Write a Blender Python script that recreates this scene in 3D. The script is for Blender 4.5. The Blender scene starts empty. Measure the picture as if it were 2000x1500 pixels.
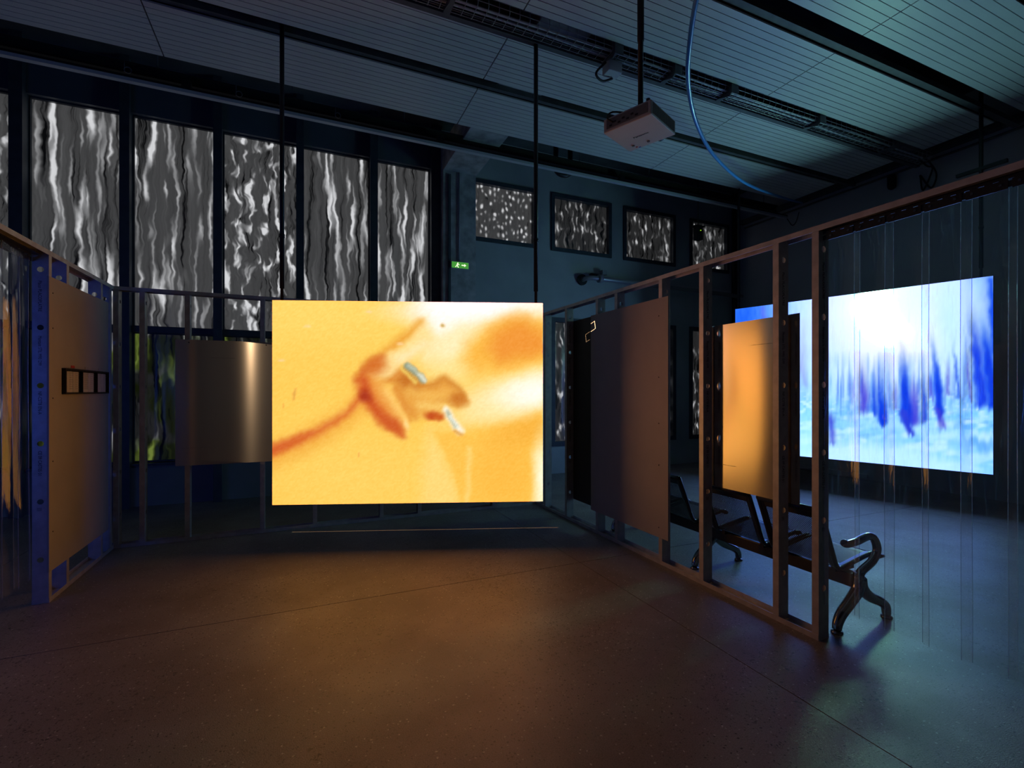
import bpy, math, random
import numpy as np
from mathutils import Vector, Matrix

random.seed(7)
rng = np.random.default_rng(7)
S = bpy.context.scene
COL = S.collection

# ------------------------------------------------------------------ camera, world, exposure
EYE = 1.508                      # camera height
YAW = math.radians(23.645)       # the room's long wall runs along X, depth along Y
FPX = 940.0                      # focal length in pixels of a 2000 px wide frame
cd = bpy.data.cameras.new('camera')
cam = bpy.data.objects.new('camera', cd)
COL.objects.link(cam)
cd.sensor_width = 36.0
cd.lens = FPX / 2000.0 * 36.0
cd.shift_y = 0.006
cd.clip_start = 0.05
cam.location = (0, 0, EYE)
cam.rotation_euler = (math.pi / 2, 0, -YAW)
S.camera = cam

w = bpy.data.worlds.new('World')
S.world = w
w.use_nodes = True
w.node_tree.nodes['Background'].inputs[0].default_value = (0.05, 0.08, 0.12, 1)
w.node_tree.nodes['Background'].inputs[1].default_value = 0.05

S.view_settings.view_transform = 'Standard'
S.view_settings.look = 'None'
S.view_settings.exposure = 0.0
S.view_settings.gamma = 1.0
S.view_settings.use_curve_mapping = False
S.cycles.use_denoising = True
S.cycles.max_bounces = 5
S.cycles.diffuse_bounces = 3
S.cycles.glossy_bounces = 3
S.cycles.transparent_max_bounces = 16
S.cycles.use_adaptive_sampling = True
S.cycles.adaptive_threshold = 0.05
S.cycles.adaptive_min_samples = 16
S.cycles.light_sampling_threshold = 0.02
S.cycles.sample_clamp_indirect = 4.0
S.cycles.caustics_reflective = False
S.cycles.caustics_refractive = False

ORANGE_GAIN = 1.04     # brightness of the orange film screen
BLUE_GAIN = 1.18       # brightness of the blue film screen
SIDE_GAIN = 2.6       # brightness of the third screen, behind the left curtain
SPILL = 2000.0         # the front projector's stray light (W)

# ------------------------------------------------------------------ small helpers
def srgb(r, g, b):
    f = lambda c: c / 12.92 if c <= 0.04045 else ((c + 0.055) / 1.055) ** 2.4
    return (f(r / 255), f(g / 255), f(b / 255), 1.0)

WOFF = {}

def link(o, parent=None):
    COL.objects.link(o)
    if parent is not None:
        o.parent = parent
    return o

def thing(name, label, cat, loc=(0, 0, 0), group=None):
    o = bpy.data.objects.new(name, None)
    o.empty_display_size = 0.1
    COL.objects.link(o)
    o.location = loc
    o['label'] = label
    o['category'] = cat
    if group:
        o['group'] = group
    WOFF[o.name] = Vector(loc)
    return o

def tag(o, label, cat, group=None):
    o['label'] = label
    o['category'] = cat
    if group:
        o['group'] = group
    return o

def struct(o):
    o['kind'] = 'structure'
    return o

def struct_empty(name, loc=(0, 0, 0)):
    o = bpy.data.objects.new(name, None)
    COL.objects.link(o)
    o.location = loc
    o['kind'] = 'structure'
    WOFF[o.name] = Vector(loc)
    return o

class MB:
    """collects faces; coordinates are world coordinates unless built with origin"""
    def __init__(s):
        s.v = []; s.f = []; s.sm = []
    def add(s, vs, fs, smooth=False):
        b = len(s.v)
        s.v += [tuple(p) for p in vs]
        s.f += [tuple(i + b for i in f) for f in fs]
        s.sm += [smooth] * len(fs)
        return s
    def box(s, x0, x1, y0, y1, z0, z1):
        vs = [(x, y, z) for z in (z0, z1) for y in (y0, y1) for x in (x0, x1)]
        return s.add(vs, [(0, 2, 3, 1), (4, 5, 7, 6), (0, 1, 5, 4), (2, 6, 7, 3), (0, 4, 6, 2), (1, 3, 7, 5)])
    def obox(s, c, sx, sy, sz, M):
        c = Vector(c)
        vs = [c + M @ Vector((x * sx / 2, y * sy / 2, z * sz / 2)) for z in (-1, 1) for y in (-1, 1) for x in (-1, 1)]
        return s.add(vs, [(0, 2, 3, 1), (4, 5, 7, 6), (0, 1, 5, 4), (2, 6, 7, 3), (0, 4, 6, 2), (1, 3, 7, 5)])
    def tube(s, path, r, n=10, caps=True):
        path = [Vector(p) for p in path]
        rs = r if isinstance(r, (list, tuple)) else [r] * len(path)
        t0 = (path[1] - path[0]).normalized()
        up = Vector((0, 0, 1)) if abs(t0.z) < 0.9 else Vector((1, 0, 0))
        u = t0.cross(up).normalized()
        vs = []; fs = []
        for i, p in enumerate(path):
            if i == 0: t = path[1] - path[0]
            elif i == len(path) - 1: t = path[-1] - path[-2]
            else: t = (path[i + 1] - path[i]).normalized() + (path[i] - path[i - 1]).normalized()
            t.normalize()
            u = (u - t * u.dot(t)).normalized()
            v = t.cross(u)
            for k in range(n):
                a = 2 * math.pi * k / n
                vs.append(p + (u * math.cos(a) + v * math.sin(a)) * rs[i])
        for i in range(len(path) - 1):
            for k in range(n):
                k2 = (k + 1) % n
                fs.append((i * n + k, i * n + k2, (i + 1) * n + k2, (i + 1) * n + k))
        s.add(vs, fs, True)
        if caps:
            b = len(s.v) - len(vs)
            s.f.append(tuple(b + k for k in range(n))[::-1]); s.sm.append(False)
            b2 = b + (len(path) - 1) * n
            s.f.append(tuple(b2 + k for k in range(n))); s.sm.append(False)
        return s
    def prism(s, poly, axis, a, b):
        """poly: 2D points, extruded along axis 'x','y','z' from a to b"""
        def P(p, t):
            return {'x': (t, p[0], p[1]), 'y': (p[0], t, p[1]), 'z': (p[0], p[1], t)}[axis]
        n = len(poly)
        vs = [P(p, a) for p in poly] + [P(p, b) for p in poly]
        fs = [tuple(range(n))[::-1], tuple(range(n, 2 * n))] + [(i, (i + 1) % n, n + (i + 1) % n, n + i) for i in range(n)]
        return s.add(vs, fs)
    def mesh(s, name, mat, origin=(0, 0, 0)):
        me = bpy.data.meshes.new(name)
        o = Vector(origin)
        me.from_pydata([tuple(Vector(p) - o) for p in s.v], [], s.f)
        me.polygons.foreach_set('use_smooth', s.sm)
        if mat is not None:
            me.materials.append(mat)
        me.update()
        return me
    def build(s, name, mat, parent=None, bevel=0.0, solid=0.0, fix=True):
        """verts are in world coordinates; the object is placed so that they stay there"""
        vs = np.array(s.v, float)
        if parent is None:
            org = Vector(((vs[:, 0].min() + vs[:, 0].max()) / 2, (vs[:, 1].min() + vs[:, 1].max()) / 2, vs[:, 2].min()))
        else:
            org = Vector(WOFF.get(parent.name, (0, 0, 0)))
        me = s.mesh(name, mat, org)
        if fix:
            import bmesh
            bm = bmesh.new(); bm.from_mesh(me)
            bmesh.ops.recalc_face_normals(bm, faces=bm.faces)
            bm.to_mesh(me); bm.free()
        o = bpy.data.objects.new(name, me)
        link(o, parent)
        if parent is None:
            o.location = org
        WOFF[o.name] = org
        if bevel:
            m = o.modifiers.new('bevel', 'BEVEL'); m.width = bevel; m.segments = 2; m.limit_method = 'ANGLE'
        if solid:
            m = o.modifiers.new('solid', 'SOLIDIFY'); m.thickness = solid; m.offset = 0
        return o

def bez(pts, n=6):
    """Catmull-Rom through the points"""
    P = [Vector(p) for p in pts]
    P = [P[0] * 2 - P[1]] + P + [P[-1] * 2 - P[-2]]
    out = []
    for i in range(1, len(P) - 2):
        for k in range(n):
            t = k / n
            a, b, c, d = P[i - 1], P[i], P[i + 1], P[i + 2]
            out.append(0.5 * ((2 * b) + (c - a) * t + (2 * a - 5 * b + 4 * c - d) * t * t + (3 * b - a - 3 * c + d) * t ** 3))
    out.append(P[-2])
    return out

def text_mesh(body, size, extrude, mat, align='LEFT'):
    tx = bpy.data.curves.new('lettering', 'FONT')
    tx.body = body; tx.size = size; tx.extrude = extrude; tx.align_x = align; tx.resolution_u = 2
    o = bpy.data.objects.new('lettering', tx)
    COL.objects.link(o)
    dg = bpy.context.evaluated_depsgraph_get()
    me = bpy.data.meshes.new_from_object(o.evaluated_get(dg))
    me.name = 'lettering'
    me.materials.clear(); me.materials.append(mat)
    bpy.data.objects.remove(o); bpy.data.curves.remove(tx)
    return me

# ------------------------------------------------------------------ materials
def nt(name):
    m = bpy.data.materials.new(name)
    m.use_nodes = True
    t = m.node_tree
    for n in list(t.nodes):
        t.nodes.remove(n)
    out = t.nodes.new('ShaderNodeOutputMaterial')
    return m, t, out

def N(t, kind, **kw):
    n = t.nodes.new(kind)
    for k, v in kw.items():
        if k in ('inputs',):
            for a, b in v.items():
                n.inputs[a].default_value = b
        else:
            setattr(n, k, v)
    return n

def ramp(t, fac, stops, interp='LINEAR'):
    n = t.nodes.new('ShaderNodeValToRGB')
    n.color_ramp.interpolation = interp
    e = n.color_ramp.elements
    while len(e) > 1:
        e.remove(e[-1])
    e[0].position = stops[0][0]; e[0].color = stops[0][1]
    for p, c in stops[1:]:
        x = e.new(p); x.color = c
    t.links.new(fac, n.inputs[0])
    return n

def g(v, a=1.0):
    return (v, v, v, a)

def plain(name, col, rough=0.6, metal=0.0, spec=0.5, noise=0.0, nscale=8.0, bump=0.0, bscale=60.0, coat=0.0):
    m, t, out = nt(name)
    b = N(t, 'ShaderNodeBsdfPrincipled')
    t.links.new(b.outputs[0], out.inputs[0])
    col = tuple(col) if len(col) == 4 else tuple(col) + (1.0,)
    b.inputs['Roughness'].default_value = rough
    b.inputs['Metallic'].default_value = metal
    b.inputs['Specular IOR Level'].default_value = spec
    b.inputs['Coat Weight'].default_value = coat
    tc = N(t, 'ShaderNodeTexCoord')
    nz = N(t, 'ShaderNodeTexNoise', inputs={'Scale': nscale, 'Detail': 4.0})
    t.links.new(tc.outputs['Object'], nz.inputs['Vector'])
    k = noise
    lo = tuple(c * (1 - k) for c in col[:3]) + (1,)
    hi = tuple(min(1, c * (1 + k)) for c in col[:3]) + (1,)
    r = ramp(t, nz.outputs['Fac'], [(0.3, lo), (0.7, hi)])
    t.links.new(r.outputs[0], b.inputs['Base Color'])
    if bump:
        n2 = N(t, 'ShaderNodeTexNoise', inputs={'Scale': bscale, 'Detail': 3.0})
        t.links.new(tc.outputs['Object'], n2.inputs['Vector'])
        bp = N(t, 'ShaderNodeBump', inputs={'Strength': bump, 'Distance': 0.01})
        t.links.new(n2.outputs['Fac'], bp.inputs['Height'])
        t.links.new(bp.outputs[0], b.inputs['Normal'])
    return m

M = {}
M['wall'] = plain('painted_wall', (0.42, 0.45, 0.46), 0.75, noise=0.12, nscale=1.5, bump=0.15, bscale=40)
M['darkwall'] = plain('dark_wall', (0.48, 0.48, 0.50), 0.8, noise=0.1, nscale=1.2, bump=0.1)
M['headpanel'] = plain('dark_facade_panel', (0.11, 0.12, 0.14), 0.6, noise=0.15, nscale=1.5)
M['basepaint'] = plain('dark_base_paint', (0.20, 0.21, 0.23), 0.7, noise=0.15, nscale=1.5)
M['concrete'] = plain('raw_concrete', (0.40, 0.40, 0.40), 0.8, noise=0.35, nscale=6, bump=0.4, bscale=25)
M['soffit'] = plain('roof_soffit', (0.10, 0.10, 0.10), 0.9, noise=0.3, nscale=2)
M['board'] = plain('ceiling_board_white', (0.62, 0.63, 0.62), 0.42, noise=0.04, nscale=3)
M['backing'] = plain('panel_backing_black', (0.02, 0.02, 0.02), 0.9)
M['mullion'] = plain('window_steel_dark', (0.05, 0.06, 0.075), 0.5, noise=0.2)
M['beam'] = plain('roof_beam_dark', (0.10, 0.10, 0.105), 0.6, noise=0.2)
M['black'] = plain('black_paint', (0.012, 0.012, 0.013), 0.45)
M['blackmatte'] = plain('black_matte', (0.015, 0.015, 0.015), 0.85)
M['railgrey'] = plain('rail_grey', (0.50, 0.52, 0.55), 0.4)
M['pipegrey'] = plain('pipe_grey', (0.35, 0.36, 0.38), 0.3, metal=0.3)
M['steel'] = plain('galvanised_steel', (0.55, 0.54, 0.54), 0.45, metal=0.35, noise=0.15, nscale=14)
M['ink'] = plain('stamped_ink', (0.02, 0.02, 0.03), 0.7)
M['plaster'] = plain('kraft_board', (0.42, 0.40, 0.38), 0.62, noise=0.05, nscale=4, bump=0.05)
M['backpanel'] = plain('dark_board', (0.06, 0.055, 0.05), 0.6, noise=0.1)
M['projector'] = plain('projector_white', (0.55, 0.53, 0.51), 0.5, noise=0.03)
M['projgrill'] = plain('projector_grille', (0.18, 0.18, 0.18), 0.6)
M['chromedark'] = plain('dark_chrome', (0.30, 0.30, 0.31), 0.18, metal=1.0)
M['blacksteel'] = plain('black_steel', (0.02, 0.02, 0.022), 0.35, coat=0.3)
M['hose'] = plain('blue_hose', (0.07, 0.32, 0.75), 0.3, coat=0.5)
M['paper'] = plain('booklet_paper', (0.62, 0.60, 0.58), 0.8, noise=0.05)
M['casing'] = plain('sign_casing', (0.55, 0.56, 0.58), 0.5)
M['glassdark'] = plain('lens_glass', (0.02, 0.02, 0.03), 0.05, coat=1.0)
M['redsticker'] = plain('red_sticker', (0.5, 0.05, 0.04), 0.6)
M['bluesticker'] = plain('blue_sticker', (0.04, 0.12, 0.5), 0.6)

def floor_mat():
    m, t, out = nt('terrazzo_concrete')
    b = N(t, 'ShaderNodeBsdfPrincipled')
    t.links.new(b.outputs[0], out.inputs[0])
    geo = N(t, 'ShaderNodeNewGeometry')
    big = N(t, 'ShaderNodeTexNoise', inputs={'Scale': 1.1, 'Detail': 6.0, 'Roughness': 0.6})
    t.links.new(geo.outputs['Position'], big.inputs['Vector'])
    base = ramp(t, big.outputs['Fac'], [(0.3, (0.17, 0.150, 0.132, 1)), (0.7, (0.29, 0.262, 0.238, 1))])
    # worn patches where the aggregate shows
    wear = ramp(t, big.outputs['Fac'], [(0.40, g(0.15)), (0.58, g(1))])
    # chips
    warp = N(t, 'ShaderNodeTexNoise', inputs={'Scale': 30.0, 'Detail': 2.0})
    t.links.new(geo.outputs['Position'], warp.inputs['Vector'])
    mixv = N(t, 'ShaderNodeMix', data_type='VECTOR')
    mixv.inputs['Factor'].default_value = 0.02
    t.links.new(geo.outputs['Position'], mixv.inputs['A'])
    t.links.new(warp.outputs['Color'], mixv.inputs['B'])
    v1 = N(t, 'ShaderNodeTexVoronoi', inputs={'Scale': 62.0, 'Randomness': 1.0})
    t.links.new(mixv.outputs['Result'], v1.inputs['Vector'])
    d1 = ramp(t, v1.outputs['Distance'], [(0.22, g(1)), (0.32, g(0))])
    rnd = N(t, 'ShaderNodeSeparateColor')
    t.links.new(v1.outputs['Color'], rnd.inputs[0])
    pick = ramp(t, rnd.outputs[0], [(0.62, g(0)), (0.66, g(1))])
    pick2 = ramp(t, rnd.outputs[1], [(0.88, g(0)), (0.92, g(1))])
    dk = N(t, 'ShaderNodeMath', operation='MULTIPLY')
    t.links.new(d1.outputs[0], dk.inputs[0]); t.links.new(pick.outputs[0], dk.inputs[1])
    dk2 = N(t, 'ShaderNodeMath', operation='MULTIPLY')
    t.links.new(dk.outputs[0], dk2.inputs[0]); t.links.new(wear.outputs[0], dk2.inputs[1])
    lt = N(t, 'ShaderNodeMath', operation='MULTIPLY')
    t.links.new(d1.outputs[0], lt.inputs[0]); t.links.new(pick2.outputs[0], lt.inputs[1])
    fine = N(t, 'ShaderNodeTexNoise', inputs={'Scale': 180.0, 'Detail': 2.0})
    t.links.new(geo.outputs['Position'], fine.inputs['Vector'])
    fr = ramp(t, fine.outputs['Fac'], [(0.3, g(0.75)), (0.7, g(1.2))])
    mul = N(t, 'ShaderNodeMix', data_type='RGBA', blend_type='MULTIPLY')
    mul.inputs['Factor'].default_value = 1.0
    t.links.new(base.outputs[0], mul.inputs['A']); t.links.new(fr.outputs[0], mul.inputs['B'])
    m1 = N(t, 'ShaderNodeMix', data_type='RGBA')
    m1.inputs['B'].default_value = (0.055, 0.05, 0.045, 1)
    t.links.new(dk2.outputs[0], m1.inputs['Factor']); t.links.new(mul.outputs['Result'], m1.inputs['A'])
    # short scuffs and pits in worn patches
    pn = N(t, 'ShaderNodeTexNoise', inputs={'Scale': 42.0, 'Detail': 3.0, 'Distortion': 1.5})
    t.links.new(geo.outputs['Position'], pn.inputs['Vector'])
    pr = ramp(t, pn.outputs['Fac'], [(0.60, g(0)), (0.66, g(1))])
    wn = N(t, 'ShaderNodeTexNoise', inputs={'Scale': 0.9, 'Detail': 4.0})
    t.links.new(geo.outputs['Position'], wn.inputs['Vector'])
    wr = ramp(t, wn.outputs['Fac'], [(0.45, g(0.15)), (0.60, g(1.0))])
    pm = N(t, 'ShaderNodeMath', operation='MULTIPLY')
    t.links.new(pr.outputs[0], pm.inputs[0]); t.links.new(wr.outputs[0], pm.inputs[1])
    m15 = N(t, 'ShaderNodeMix', data_type='RGBA')
    m15.inputs['B'].default_value = (0.06, 0.055, 0.05, 1)
    t.links.new(pm.outputs[0], m15.inputs['Factor']); t.links.new(m1.outputs['Result'], m15.inputs['A'])
    m1 = m15
    m2 = N(t, 'ShaderNodeMix', data_type='RGBA')
    m2.inputs['B'].default_value = (0.48, 0.46, 0.42, 1)
    t.links.new(lt.outputs[0], m2.inputs['Factor']); t.links.new(m1.outputs['Result'], m2.inputs['A'])
    t.links.new(m2.outputs['Result'], b.inputs['Base Color'])
    rr = ramp(t, big.outputs['Fac'], [(0.35, g(0.52)), (0.65, g(0.40))])
    t.links.new(rr.outputs[0], b.inputs['Roughness'])
    b.inputs['Specular IOR Level'].default_value = 0.5
    bp = N(t, 'ShaderNodeBump', inputs={'Strength': 0.25, 'Distance': 0.004})
    t.links.new(fine.outputs['Fac'], bp.inputs['Height'])
    t.links.new(bp.outputs[0], b.inputs['Normal'])
    return m
M['floor'] = floor_mat()

def brushed_mat():
    m, t, out = nt('brushed_sheet_metal')
    b = N(t, 'ShaderNodeBsdfPrincipled')
    t.links.new(b.outputs[0], out.inputs[0])
    b.inputs['Metallic'].default_value = 1.0
    b.inputs['Base Color'].default_value = (0.72, 0.69, 0.66, 1)
    b.inputs['Roughness'].default_value = 0.17
    b.inputs['Anisotropic'].default_value = 0.99
    tan = N(t, 'ShaderNodeCombineXYZ')          # sheets hang upright, brushed along their height
    tan.inputs[2].default_value = 1.0
    t.links.new(tan.outputs[0], b.inputs['Tangent'])
    return m
M['brushed'] = brushed_mat()

def strip_mat():
    m, t, out = nt('clear_pvc_strip')
    tr = N(t, 'ShaderNodeBsdfTransparent')
    tr.inputs[0].default_value = (0.96, 0.97, 0.975, 1)
    gl = N(t, 'ShaderNodeBsdfAnisotropic')
    gl.inputs['Color'].default_value = (1, 1, 1, 1)
    gl.inputs['Roughness'].default_value = 0.04
    df = N(t, 'ShaderNodeBsdfTranslucent')
    df.inputs[0].default_value = (0.5, 0.6, 0.7, 1)
    # reflectance of a thin sheet seen from either side
    geo = N(t, 'ShaderNodeNewGeometry')
    dt = N(t, 'ShaderNodeVectorMath', operation='DOT_PRODUCT')
    t.links.new(geo.outputs['Normal'], dt.inputs[0]); t.links.new(geo.outputs['Incoming'], dt.inputs[1])
    ab = N(t, 'ShaderNodeMath', operation='ABSOLUTE'); t.links.new(dt.outputs['Value'], ab.inputs[0])
    om = N(t, 'ShaderNodeMath', operation='SUBTRACT'); om.inputs[0].default_value = 1.0; t.links.new(ab.outputs[0], om.inputs[1])
    pw = N(t, 'ShaderNodeMath', operation='POWER'); pw.inputs[1].default_value = 5.0; t.links.new(om.outputs[0], pw.inputs[0])
    fr = N(t, 'ShaderNodeMath', operation='MULTIPLY_ADD'); fr.inputs[1].default_value = 0.9; fr.inputs[2].default_value = 0.085
    t.links.new(pw.outputs[0], fr.inputs[0])
    tc = N(t, 'ShaderNodeTexCoord')
    mp = N(t, 'ShaderNodeMapping'); mp.inputs['Scale'].default_value = (8, 8, 0.9)
    t.links.new(tc.outputs['Object'], mp.inputs[0])
    nz = N(t, 'ShaderNodeTexNoise', inputs={'Scale': 6.0, 'Detail': 5.0, 'Distortion': 0.8})
    t.links.new(mp.outputs[0], nz.inputs['Vector'])
    sc = ramp(t, nz.outputs['Fac'], [(0.55, g(0.030)), (0.72, g(0.11))])
    m0 = N(t, 'ShaderNodeMixShader')
    t.links.new(sc.outputs[0], m0.inputs[0]); t.links.new(tr.outputs[0], m0.inputs[1]); t.links.new(df.outputs[0], m0.inputs[2])
    m1 = N(t, 'ShaderNodeMixShader')
    t.links.new(fr.outputs[0], m1.inputs[0]); t.links.new(m0.outputs[0], m1.inputs[1]); t.links.new(gl.outputs[0], m1.inputs[2])
    bp = N(t, 'ShaderNodeBump', inputs={'Strength': 0.12, 'Distance': 0.01})
    t.links.new(nz.outputs['Fac'], bp.inputs['Height'])
    t.links.new(bp.outputs[0], gl.inputs['Normal'])
    t.links.new(m1.outputs[0], out.inputs[0])
    return m
M['strip'] = strip_mat()

def strip_edge_mat():
    m, t, out = nt('pvc_cut_edge')
    gl = N(t, 'ShaderNodeBsdfAnisotropic'); gl.inputs['Color'].default_value = (0.8, 0.9, 1, 1); gl.inputs['Roughness'].default_value = 0.15
    tl = N(t, 'ShaderNodeBsdfTranslucent'); tl.inputs[0].default_value = (0.55, 0.72, 0.85, 1)
    tr = N(t, 'ShaderNodeBsdfTransparent')
    a = N(t, 'ShaderNodeMixShader'); a.inputs[0].default_value = 0.5
    t.links.new(tl.outputs[0], a.inputs[1]); t.links.new(gl.outputs[0], a.inputs[2])
    b = N(t, 'ShaderNodeMixShader'); b.inputs[0].default_value = 0.45
    t.links.new(tr.outputs[0], b.inputs[1]); t.links.new(a.outputs[0], b.inputs[2])
    t.links.new(b.outputs[0], out.inputs[0])
    return m
M['stripedge'] = strip_edge_mat()

def perforated_mat():
    m, t, out = nt('perforated_black_steel')
    b = N(t, 'ShaderNodeBsdfPrincipled')
    b.inputs['Base Color'].default_value = (0.035, 0.037, 0.04, 1)
    b.inputs['Roughness'].default_value = 0.35
    tr = N(t, 'ShaderNodeBsdfTransparent')
    tc = N(t, 'ShaderNodeTexCoord')
    sep = N(t, 'ShaderNodeSeparateXYZ')
    t.links.new(tc.outputs['UV'], sep.inputs[0])
    def cell(sock, off):
        a = N(t, 'ShaderNodeMath', operation='MULTIPLY_ADD'); a.inputs[1].default_value = 1 / 0.011; a.inputs[2].default_value = off
        t.links.new(sock, a.inputs[0])
        f = N(t, 'ShaderNodeMath', operation='FRACT'); t.links.new(a.outputs[0], f.inputs[0])
        s2 = N(t, 'ShaderNodeMath', operation='SUBTRACT'); s2.inputs[1].default_value = 0.5
        t.links.new(f.outputs[0], s2.inputs[0])
        p = N(t, 'ShaderNodeMath', operation='MULTIPLY')
        t.links.new(s2.outputs[0], p.inputs[0]); t.links.new(s2.outputs[0], p.inputs[1])
        return p
    def disc(off):
        a = cell(sep.outputs[0], off); c = cell(sep.outputs[1], off)
        s = N(t, 'ShaderNodeMath', operation='ADD')
        t.links.new(a.outputs[0], s.inputs[0]); t.links.new(c.outputs[0], s.inputs[1])
        l = N(t, 'ShaderNodeMath', operation='LESS_THAN'); l.inputs[1].default_value = 0.036
        t.links.new(s.outputs[0], l.inputs[0])
        return l
    d1, d2 = disc(0.0), disc(0.5)
    mx = N(t, 'ShaderNodeMath', operation='MAXIMUM')
    t.links.new(d1.outputs[0], mx.inputs[0]); t.links.new(d2.outputs[0], mx.inputs[1])
    ms = N(t, 'ShaderNodeMixShader')
    t.links.new(mx.outputs[0], ms.inputs[0]); t.links.new(b.outputs[0], ms.inputs[1]); t.links.new(tr.outputs[0], ms.inputs[2])
    t.links.new(ms.outputs[0], out.inputs[0])
    return m
M['perforated'] = perforated_mat()

def film_mat(name, sx, sz, warp, lo, hi, dark, tint=None, base=0.045, white=0.62, dots=0.0):
    """crinkled foil stretched over a window, daylight coming through"""
    m, t, out = nt(name)
    b = N(t, 'ShaderNodeBsdfPrincipled')
    b.inputs['Base Color'].default_value = (0.02, 0.02, 0.022, 1)
    b.inputs['Roughness'].default_value = 0.3
    t.links.new(b.outputs[0], out.inputs[0])
    tc = N(t, 'ShaderNodeTexCoord')
    oi = N(t, 'ShaderNodeObjectInfo')
    off = N(t, 'ShaderNodeMath', operation='MULTIPLY'); off.inputs[1].default_value = 53.0
    t.links.new(oi.outputs['Random'], off.inputs[0])
    cmb = N(t, 'ShaderNodeCombineXYZ')
    t.links.new(off.outputs[0], cmb.inputs[0]); t.links.new(off.outputs[0], cmb.inputs[1]); t.links.new(off.outputs[0], cmb.inputs[2])
    add = N(t, 'ShaderNodeVectorMath', operation='ADD')
    t.links.new(tc.outputs['Object'], add.inputs[0]); t.links.new(cmb.outputs[0], add.inputs[1])
    # slow warp
    wn = N(t, 'ShaderNodeTexNoise', inputs={'Scale': 3.2, 'Detail': 2.5, 'Roughness': 0.6})
    t.links.new(add.outputs[0], wn.inputs['Vector'])
    ws = N(t, 'ShaderNodeVectorMath', operation='MULTIPLY_ADD')
    ws.inputs[1].default_value = (warp, warp, warp * 1.6); 
    t.links.new(wn.outputs['Color'], ws.inputs[0]); t.links.new(add.outputs[0], ws.inputs[2])
    mp = N(t, 'ShaderNodeMapping'); mp.inputs['Scale'].default_value = (sx, 1, sz)
    t.links.new(ws.outputs[0], mp.inputs[0])
    n1 = N(t, 'ShaderNodeTexNoise', inputs={'Scale': 1.0, 'Detail': 1.2, 'Roughness': 0.45, 'Distortion': 0.35})
    t.links.new(mp.outputs[0], n1.inputs['Vector'])
    fac = n1.outputs['Fac']
    if dots:
        # the same daylight broken into dashes by a dimpled foil
        vz = N(t, 'ShaderNodeTexVoronoi', inputs={'Scale': 1.0, 'Randomness': 0.62})
        mp3 = N(t, 'ShaderNodeMapping'); mp3.inputs['Scale'].default_value = (sx, 0.001, sz)
        t.links.new(ws.outputs[0], mp3.inputs[0]); t.links.new(mp3.outputs[0], vz.inputs['Vector'])
        dd = N(t, 'ShaderNodeMath', operation='MULTIPLY_ADD'); dd.inputs[1].default_value = -0.55; dd.inputs[2].default_value = 0.80
        t.links.new(vz.outputs['Distance'], dd.inputs[0])
        mxx = N(t, 'ShaderNodeMix', data_type='FLOAT'); mxx.inputs['Factor'].default_value = dots
        t.links.new(n1.outputs['Fac'], mxx.inputs['A']); t.links.new(dd.outputs[0], mxx.inputs['B'])
        fac = mxx.outputs['Result']
    glint = ramp(t, fac, [(lo - 0.05, g(0)), (lo, g(0.05)), ((lo + hi) / 2, g(0.34)), (hi, g(1))])
    # tonal mottling and dark folds
    mp2 = N(t, 'ShaderNodeMapping'); mp2.inputs['Scale'].default_value = (sx * 1.3, 1, sz * 0.35)
    t.links.new(ws.outputs[0], mp2.inputs[0])
    n2 = N(t, 'ShaderNodeTexNoise', inputs={'Scale': 1.0, 'Detail': 5.0, 'Roughness': 0.65})
    t.links.new(mp2.outputs[0], n2.inputs['Vector'])
    fold = ramp(t, n2.outputs['Fac'], [(dark - 0.06, g(0.05)), (dark + 0.03, g(1.0)), (0.75, g(1.5))])
    tone = N(t, 'ShaderNodeMath', operation='MULTIPLY'); tone.inputs[1].default_value = base
    t.links.new(fold.outputs[0], tone.inputs[0])
    gw = N(t, 'ShaderNodeMath', operation='MULTIPLY'); gw.inputs[1].default_value = white
    t.links.new(glint.outputs[0], gw.inputs[0])
    s = N(t, 'ShaderNodeMath', operation='ADD')
    t.links.new(tone.outputs[0], s.inputs[0]); t.links.new(gw.outputs[0], s.inputs[1])
    colr = N(t, 'ShaderNodeMix', data_type='RGBA', blend_type='MULTIPLY')
    colr.inputs['Factor'].default_value = 1.0
    t.links.new(s.outputs[0], colr.inputs['A'])
    if tint:
        n3 = N(t, 'ShaderNodeTexNoise', inputs={'Scale': 2.2, 'Detail': 1.0})
        t.links.new(ws.outputs[0], n3.inputs['Vector'])
        tr = ramp(t, n3.outputs['Fac'], [(0.40, (0.93, 0.95, 1.0, 1)), (0.52, tint)])
        t.links.new(tr.outputs[0], colr.inputs['B'])
    else:
        colr.inputs['B'].default_value = (0.96, 0.97, 1.0, 1)
    t.links.new(colr.outputs['Result'], b.inputs['Emission Color'])
    b.inputs['Emission Strength'].default_value = 1.0
    bp = N(t, 'ShaderNodeBump', inputs={'Strength': 0.4, 'Distance': 0.01})
    t.links.new(n1.outputs['Fac'], bp.inputs['Height'])
    t.links.new(bp.outputs[0], b.inputs['Normal'])
    m.cycles.emission_sampling = 'NONE'
    return m
M['film_tall'] = film_mat('window_film_long_folds', 12, 1.15, 0.15, 0.55, 0.70, 0.42)
M['film_wavy'] = film_mat('window_film_wavy', 13, 4.0, 0.22, 0.56, 0.69, 0.42)
M['film_low'] = film_mat('window_film_garden', 11, 2.0, 0.20, 0.57, 0.75, 0.46, tint=(0.42, 0.58, 0.10, 1), base=0.012, white=0.30)
M['film_dots'] = film_mat('window_film_dots', 13, 9, 0.10, 0.57, 0.68, 0.38, base=0.035, white=0.55, dots=0.80)
M['film_small'] = film_mat('window_film_small', 12, 4.5, 0.20, 0.56, 0.67, 0.45, base=0.016, white=0.50, dots=0.50)

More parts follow.
